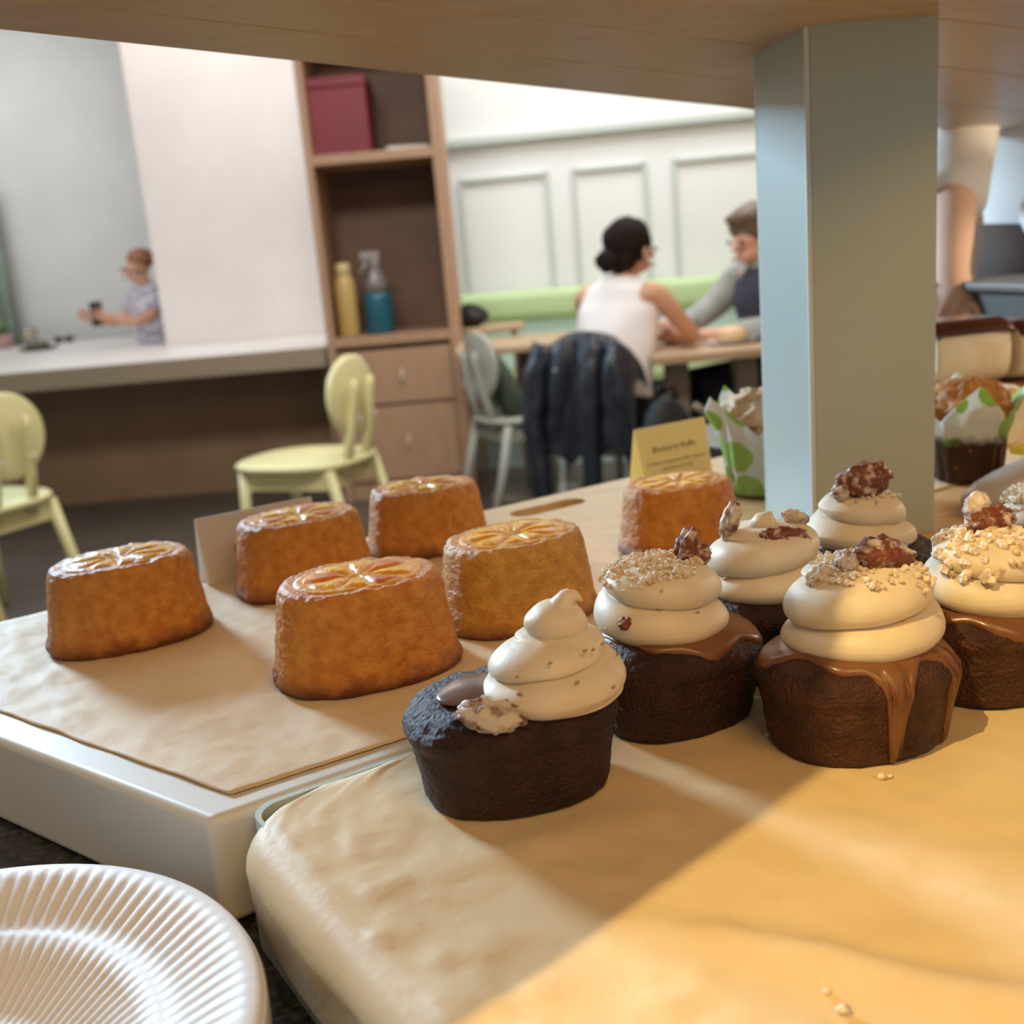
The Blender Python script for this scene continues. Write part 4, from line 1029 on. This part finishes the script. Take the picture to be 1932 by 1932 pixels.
# things on the guests' table
cp = thing('paper_cup', 'white paper cup on the guests table beside her arm', 'cup', (.70, 4.30, .722))
M_cupw = mat('cup_white', (244, 244, 244), None, rough=.5)
MB().lathe([(.028, 0), (.03, .002), (.038, .088), (.040, .092)], 28).build('cup', M_cupw, cp)
MB().lathe([(.041, .089), (.042, .096), (.036, .101), (.034, .098), (.002, .098)], 28).build('lid', M_cupw, cp)
pd = thing('bread_roll', 'pale bread roll on a plate in front of the man', 'food', (.905, 4.12, .722))
MB().lathe([(.05, 0), (.085, .008), (.098, .014), (.094, .014), (.05, .006), (.002, .005)], 36).build('plate', M_cupw, pd)
MB().blob((0, 0, .035), (.060, .045, .030), 20, .2, 1.8, 2).build('roll', mat('roll_crust', (226, 196, 154), (208, 172, 126), 20, .6), pd)

# person beyond the partition at the left
parent_skin = M_skin2
PX_, PY_ = -2.20, 7.05
pp = thing('person', 'seated person in striped pale shirt beyond the white desk', 'person', (PX_, PY_, 0))
rig = Rig(); f = Vector((-.75, -.66, 0)); sd = Vector((.66, -.75, 0))
def W_(fo, s_, z): return tuple(f * fo + sd * s_ + Vector((0, 0, z)))
pel = rig.add(W_(0, 0, .62), .11); wai = rig.add(W_(.01, 0, .80), .10, pel); che = rig.add(W_(.03, 0, 1.0), .112, wai); nb = rig.add(W_(.04, 0, 1.13), .058, che); nk = rig.add(W_(.05, 0, 1.18), .046, nb)
hc = Vector(W_(.07, 0, 1.26)); fv, sv_ = head(rig, nk, hc, (-.75, -.6, -.1), .95)
for s_ in (1, -1):
    i = rig.chain(che, [(W_(.04, .16 * s_, 1.08), .046), (W_(.10, .20 * s_, .96), .038), (W_(.22, .20 * s_, .92), .032), (W_(.33, .12 * s_, .96), .026)]); rig.hand(i, W_(.33, .12 * s_, .96), (-.7, -.5, .3), (0, 0, 1), .9)
for s_ in (-1, 1):
    rig.chain(pel, [(W_(.10, .09 * s_, .60), .08), (W_(.14, .11 * s_, .40), .055), (W_(.10, .12 * s_, .06), .036)])
skin('body', rig.n, rig.e, M_skin2, pp)
face_parts(pp, hc, fv, sv_, .95)
M_str = mat('shirt_striped', (226, 222, 232), (150, 142, 176), 9, .8, stretch=(1, 1, 5), contrast=(.45, .6))
cloth('shirt', [W_(0, 0, .60), W_(.01, 0, .74), W_(.02, 0, .88), W_(.03, 0, 1.0), W_(.035, 0, 1.10), W_(.042, 0, 1.15)], [(.17, .125), (.165, .12), (.165, .12), (.172, .12), (.14, .09), (.062, .06)], tuple(sd), M_str, pp)
for s_ in (1, -1): cloth('sleeve', [W_(.03, .12 * s_, 1.09), W_(.045, .165 * s_, 1.07), W_(.09, .205 * s_, .98)], [(.06, .06), (.058, .058), (.052, .052)], (0, 0, 1), M_str, pp, 16, .006)
MB().blob(hc - fv * .03 + Vector((0, 0, .045)), (.09, .082, .066), 24, .1, 2.2, 9, rot=Matrix.Rotation(math.atan2(fv.y, fv.x), 3, 'Z')).build('hair', mat('hair_ginger', (176, 118, 88), (156, 98, 70), 40, .5), pp)
ph = thing('phone', 'dark phone held up by the person beyond the desk', 'phone', tuple(Vector((PX_, PY_, 0)) + Vector(W_(.40, .05, .99))), R(40))
MB().box((0, 0, 0), (.075, .012, .15)).build('case', mat('phone_dark', (52, 46, 52), None, rough=.3), ph, bevel=.004)
MB().box((0, .0065, 0), (.066, .002, .135)).build('screen', mat('phone_glass', (18, 18, 22), None, rough=.08), ph, smooth=False)
st = thing('stool', 'plain stool under the person beyond the desk', 'stool', (PX_ + .02, PY_ + .02, 0))
MB().lathe([(.17, .47), (.18, .48), (.18, .505), (.165, .512)], 28).build('seat', M_cg, st)
for k in range(4):
    a = PI / 4 + k * PI / 2; MB().tube([(.11 * math.cos(a), .11 * math.sin(a), .475), (.17 * math.cos(a), .17 * math.sin(a), 0)], [.017, .013], 10).build('leg', M_cg, st)

# small things on the white desk
o = thing('serving_plate', 'dark plate of food near the left end of the white desk', 'plate', (-3.10, 7.30, .776))
MB().lathe([(.06, 0), (.11, .008), (.135, .02), (.13, .021), (.06, .008), (.002, .007)], 32).build('plate', mat('plate_dark', (92, 88, 78), None, rough=.4), o)
MB().blob((.0, 0, .03), (.08, .07, .028), 18, .3, 2, 2).build('food', mat('food_brown', (126, 116, 96), (98, 88, 70), 20, .7), o)
o = thing('drink_glass', 'small amber drink on the white desk behind the dark plate', 'glass', (-3.42, 7.95, .776))
MB().lathe([(.04, 0), (.045, .003), (.055, .13), (.052, .13), (.04, .006), (.002, .006)], 28).build('tumbler', mat('glass_clear', (236, 240, 240), None, rough=.05, trans=.8), o)
MB().lathe([(.039, .008), (.050, .10), (.002, .10)], 28).build('drink', mat('drink_amber', (214, 176, 112), None, rough=.2), o)
o = thing('sunglasses', 'dark folded sunglasses lying farther back on the white desk', 'glasses', (-3.22, 8.05, .776))
for s_ in (-1, 1): MB().blob((.04 * s_, 0, .028), (.034, .008, .026), 16).build('lens', mat('lens_dark', (70, 64, 70), None, rough=.2), o)
MB().tube([(-.075, .0, .035), (-.07, .06, .03), (.03, .075, .02)], .004, 8).tube([(.075, .0, .035), (.07, .06, .03), (-.03, .07, .02)], .004, 8).tube([(-.012, 0, .036), (.012, 0, .036)], .004, 8).build('frame', mat('frame_dark', (50, 46, 48), None, rough=.4), o)
o = thing('potted_plant', 'small green potted plant at the far left of the desk', 'plant', (-3.63, 7.95, .776))
MB().lathe([(.06, 0), (.08, .10), (.085, .105), (.075, .105), (.07, .09), (.002, .09)], 28).build('pot', mat('pot_pink', (206, 168, 160), None, rough=.6), o)
lm = MB(); rnd = random.Random(3)
M_leaf = mat('leaf_green', (150, 178, 120), (126, 156, 96), 14, .5)
for k in range(22):
    a = rnd.uniform(0, 2 * PI); el = rnd.uniform(.2, 1.3); L = rnd.uniform(.10, .17); d = Vector((math.cos(a) * math.cos(el), math.sin(a) * math.cos(el), math.sin(el)))
    sdv = d.cross(Vector((0, 0, 1))).normalized(); w = MB(); b0 = Vector((0, 0, .09))
    pts = [b0, b0 + d * L * .4 + sdv * .028, b0 + d * L - Vector((0, 0, .02)), b0 + d * L * .4 - sdv * .028, b0 + d * L * .5 + Vector((0, 0, .006))]
    w.add(pts, [(0, 1, 4), (1, 2, 4), (2, 3, 4), (3, 0, 4)]); w.build('leaf', M_leaf, o, solid=.001)
cu2 = thing('curtain', 'grey-green curtain hanging at the far left behind the desk', 'curtain', (-4.02, 8.45, 0))
M_cur = mat('curtain_green', (146, 160, 146), (134, 148, 134), 5, .8); vs = []
for i in range(61):
    for j in range(2): vs.append((-.30 + .01 * i, .035 * math.sin(i * .75), .05 + 1.95 * j))
g = MB(); g.add(vs, [(2 * i, 2 * i + 2, 2 * i + 3, 2 * i + 1) for i in range(60)]); g.build('cloth', M_cur, cu2, solid=.006)
MB().tube([(-.34, 0, 2.02), (.34, 0, 2.02)], .014, 10).build('rod', M_mould, cu2)

# worker behind the counter on the right
SX, SY = .98, 1.72
wk = thing('person', 'worker in white shirt reaching down to the buns at the right edge', 'person', (SX, SY, 0))
rig = Rig(); f = Vector((-.35, -.94, 0)); sd = Vector((-.94, .35, 0))     # sd: towards the picture left
pel = rig.add(W_(-.02, 0, .95), .13); wai = rig.add(W_(.0, 0, 1.12), .115, pel); che = rig.add(W_(.05, 0, 1.33), .13, wai); nb = rig.add(W_(.08, 0, 1.47), .065, che); nk = rig.add(W_(.10, 0, 1.52), .052, nb)
hc = Vector(W_(.14, 0, 1.60)); fv, sv_ = head(rig, nk, hc, (-.35, -.9, -.3), 1.0)
i = rig.chain(che, [(W_(.08, .19, 1.41), .056), (W_(.16, .225, 1.30), .045), (W_(.22, .238, 1.20), .040), (W_(.32, .244, 1.11), .033), (W_(.41, .25, 1.045), .027)]); ha = W_(.41, .25, 1.045)
rig.hand(i, ha, (-.1, -.6, -.55), (1, -.2, 0), 1.0, .6)
i = rig.chain(che, [(W_(.08, -.19, 1.41), .056), (W_(.16, -.02, 1.24), .047), (W_(.22, .09, 1.115), .042), (W_(.34, -.06, 1.17), .034), (W_(.42, -.16, 1.20), .027)]); rig.hand(i, W_(.42, -.16, 1.20), W_(.3, -.3, .05), (0, 0, 1), 1.0, .4)
for s_ in (-1, 1): rig.chain(pel, [(W_(0, .10 * s_, .88), .10), (W_(.02, .11 * s_, .50), .066), (W_(.0, .12 * s_, .08), .042), (W_(.12, .13 * s_, .035), .034)])
M_skin3 = mat('skin_fair', (238, 196, 170), (230, 186, 160), 8, .5, sss=.05)
skin('body', rig.n, rig.e, M_skin3, wk)
face_parts(wk, hc, fv, sv_, 1.0)
M_wsh = mat('worker_shirt', (248, 242, 236), (242, 234, 226), 6, .75)
cloth('shirt', [W_(-.01, 0, 1.055), W_(-.005, 0, 1.10), W_(.01, 0, 1.19), W_(.045, 0, 1.31), W_(.07, 0, 1.43), W_(.085, 0, 1.50)], [(.185, .14), (.18, .135), (.188, .135), (.20, .135), (.165, .10), (.072, .07)], tuple(sd), M_wsh, wk)
cloth('sleeve', [W_(.07, .15, 1.42), W_(.09, .20, 1.40), W_(.16, .226, 1.30), W_(.22, .239, 1.20), W_(.29, .243, 1.135)], [(.075, .075), (.072, .072), (.060, .060), (.055, .055), (.048, .048)], (1, 0, 0), M_wsh, wk, 18, .01, 12, 3)
cloth('sleeve', [W_(.07, -.15, 1.42), W_(.10, -.12, 1.38), W_(.16, -.02, 1.24), W_(.22, .09, 1.115), W_(.32, -.03, 1.16)], [(.078, .078), (.074, .074), (.064, .064), (.060, .060), (.046, .046)], (1, 0, 0), M_wsh, wk, 18, .01, 12, 4)
for s_ in (-1, 1): cloth('trouser_leg', [W_(-.01, .07 * s_, 1.09), W_(.0, .10 * s_, .72), W_(.02, .11 * s_, .48), W_(.0, .12 * s_, .08)], [(.12, .125), (.10, .10), (.08, .08), (.07, .07)], tuple(sd), mat('trousers_brown', (70, 50, 36), None, rough=.8), wk, 18)
MB().blob(hc - fv * .02 + Vector((0, 0, .045)), (.10, .09, .08), 24, .1, 2.2, 9).build('hair', M_hair, wk)
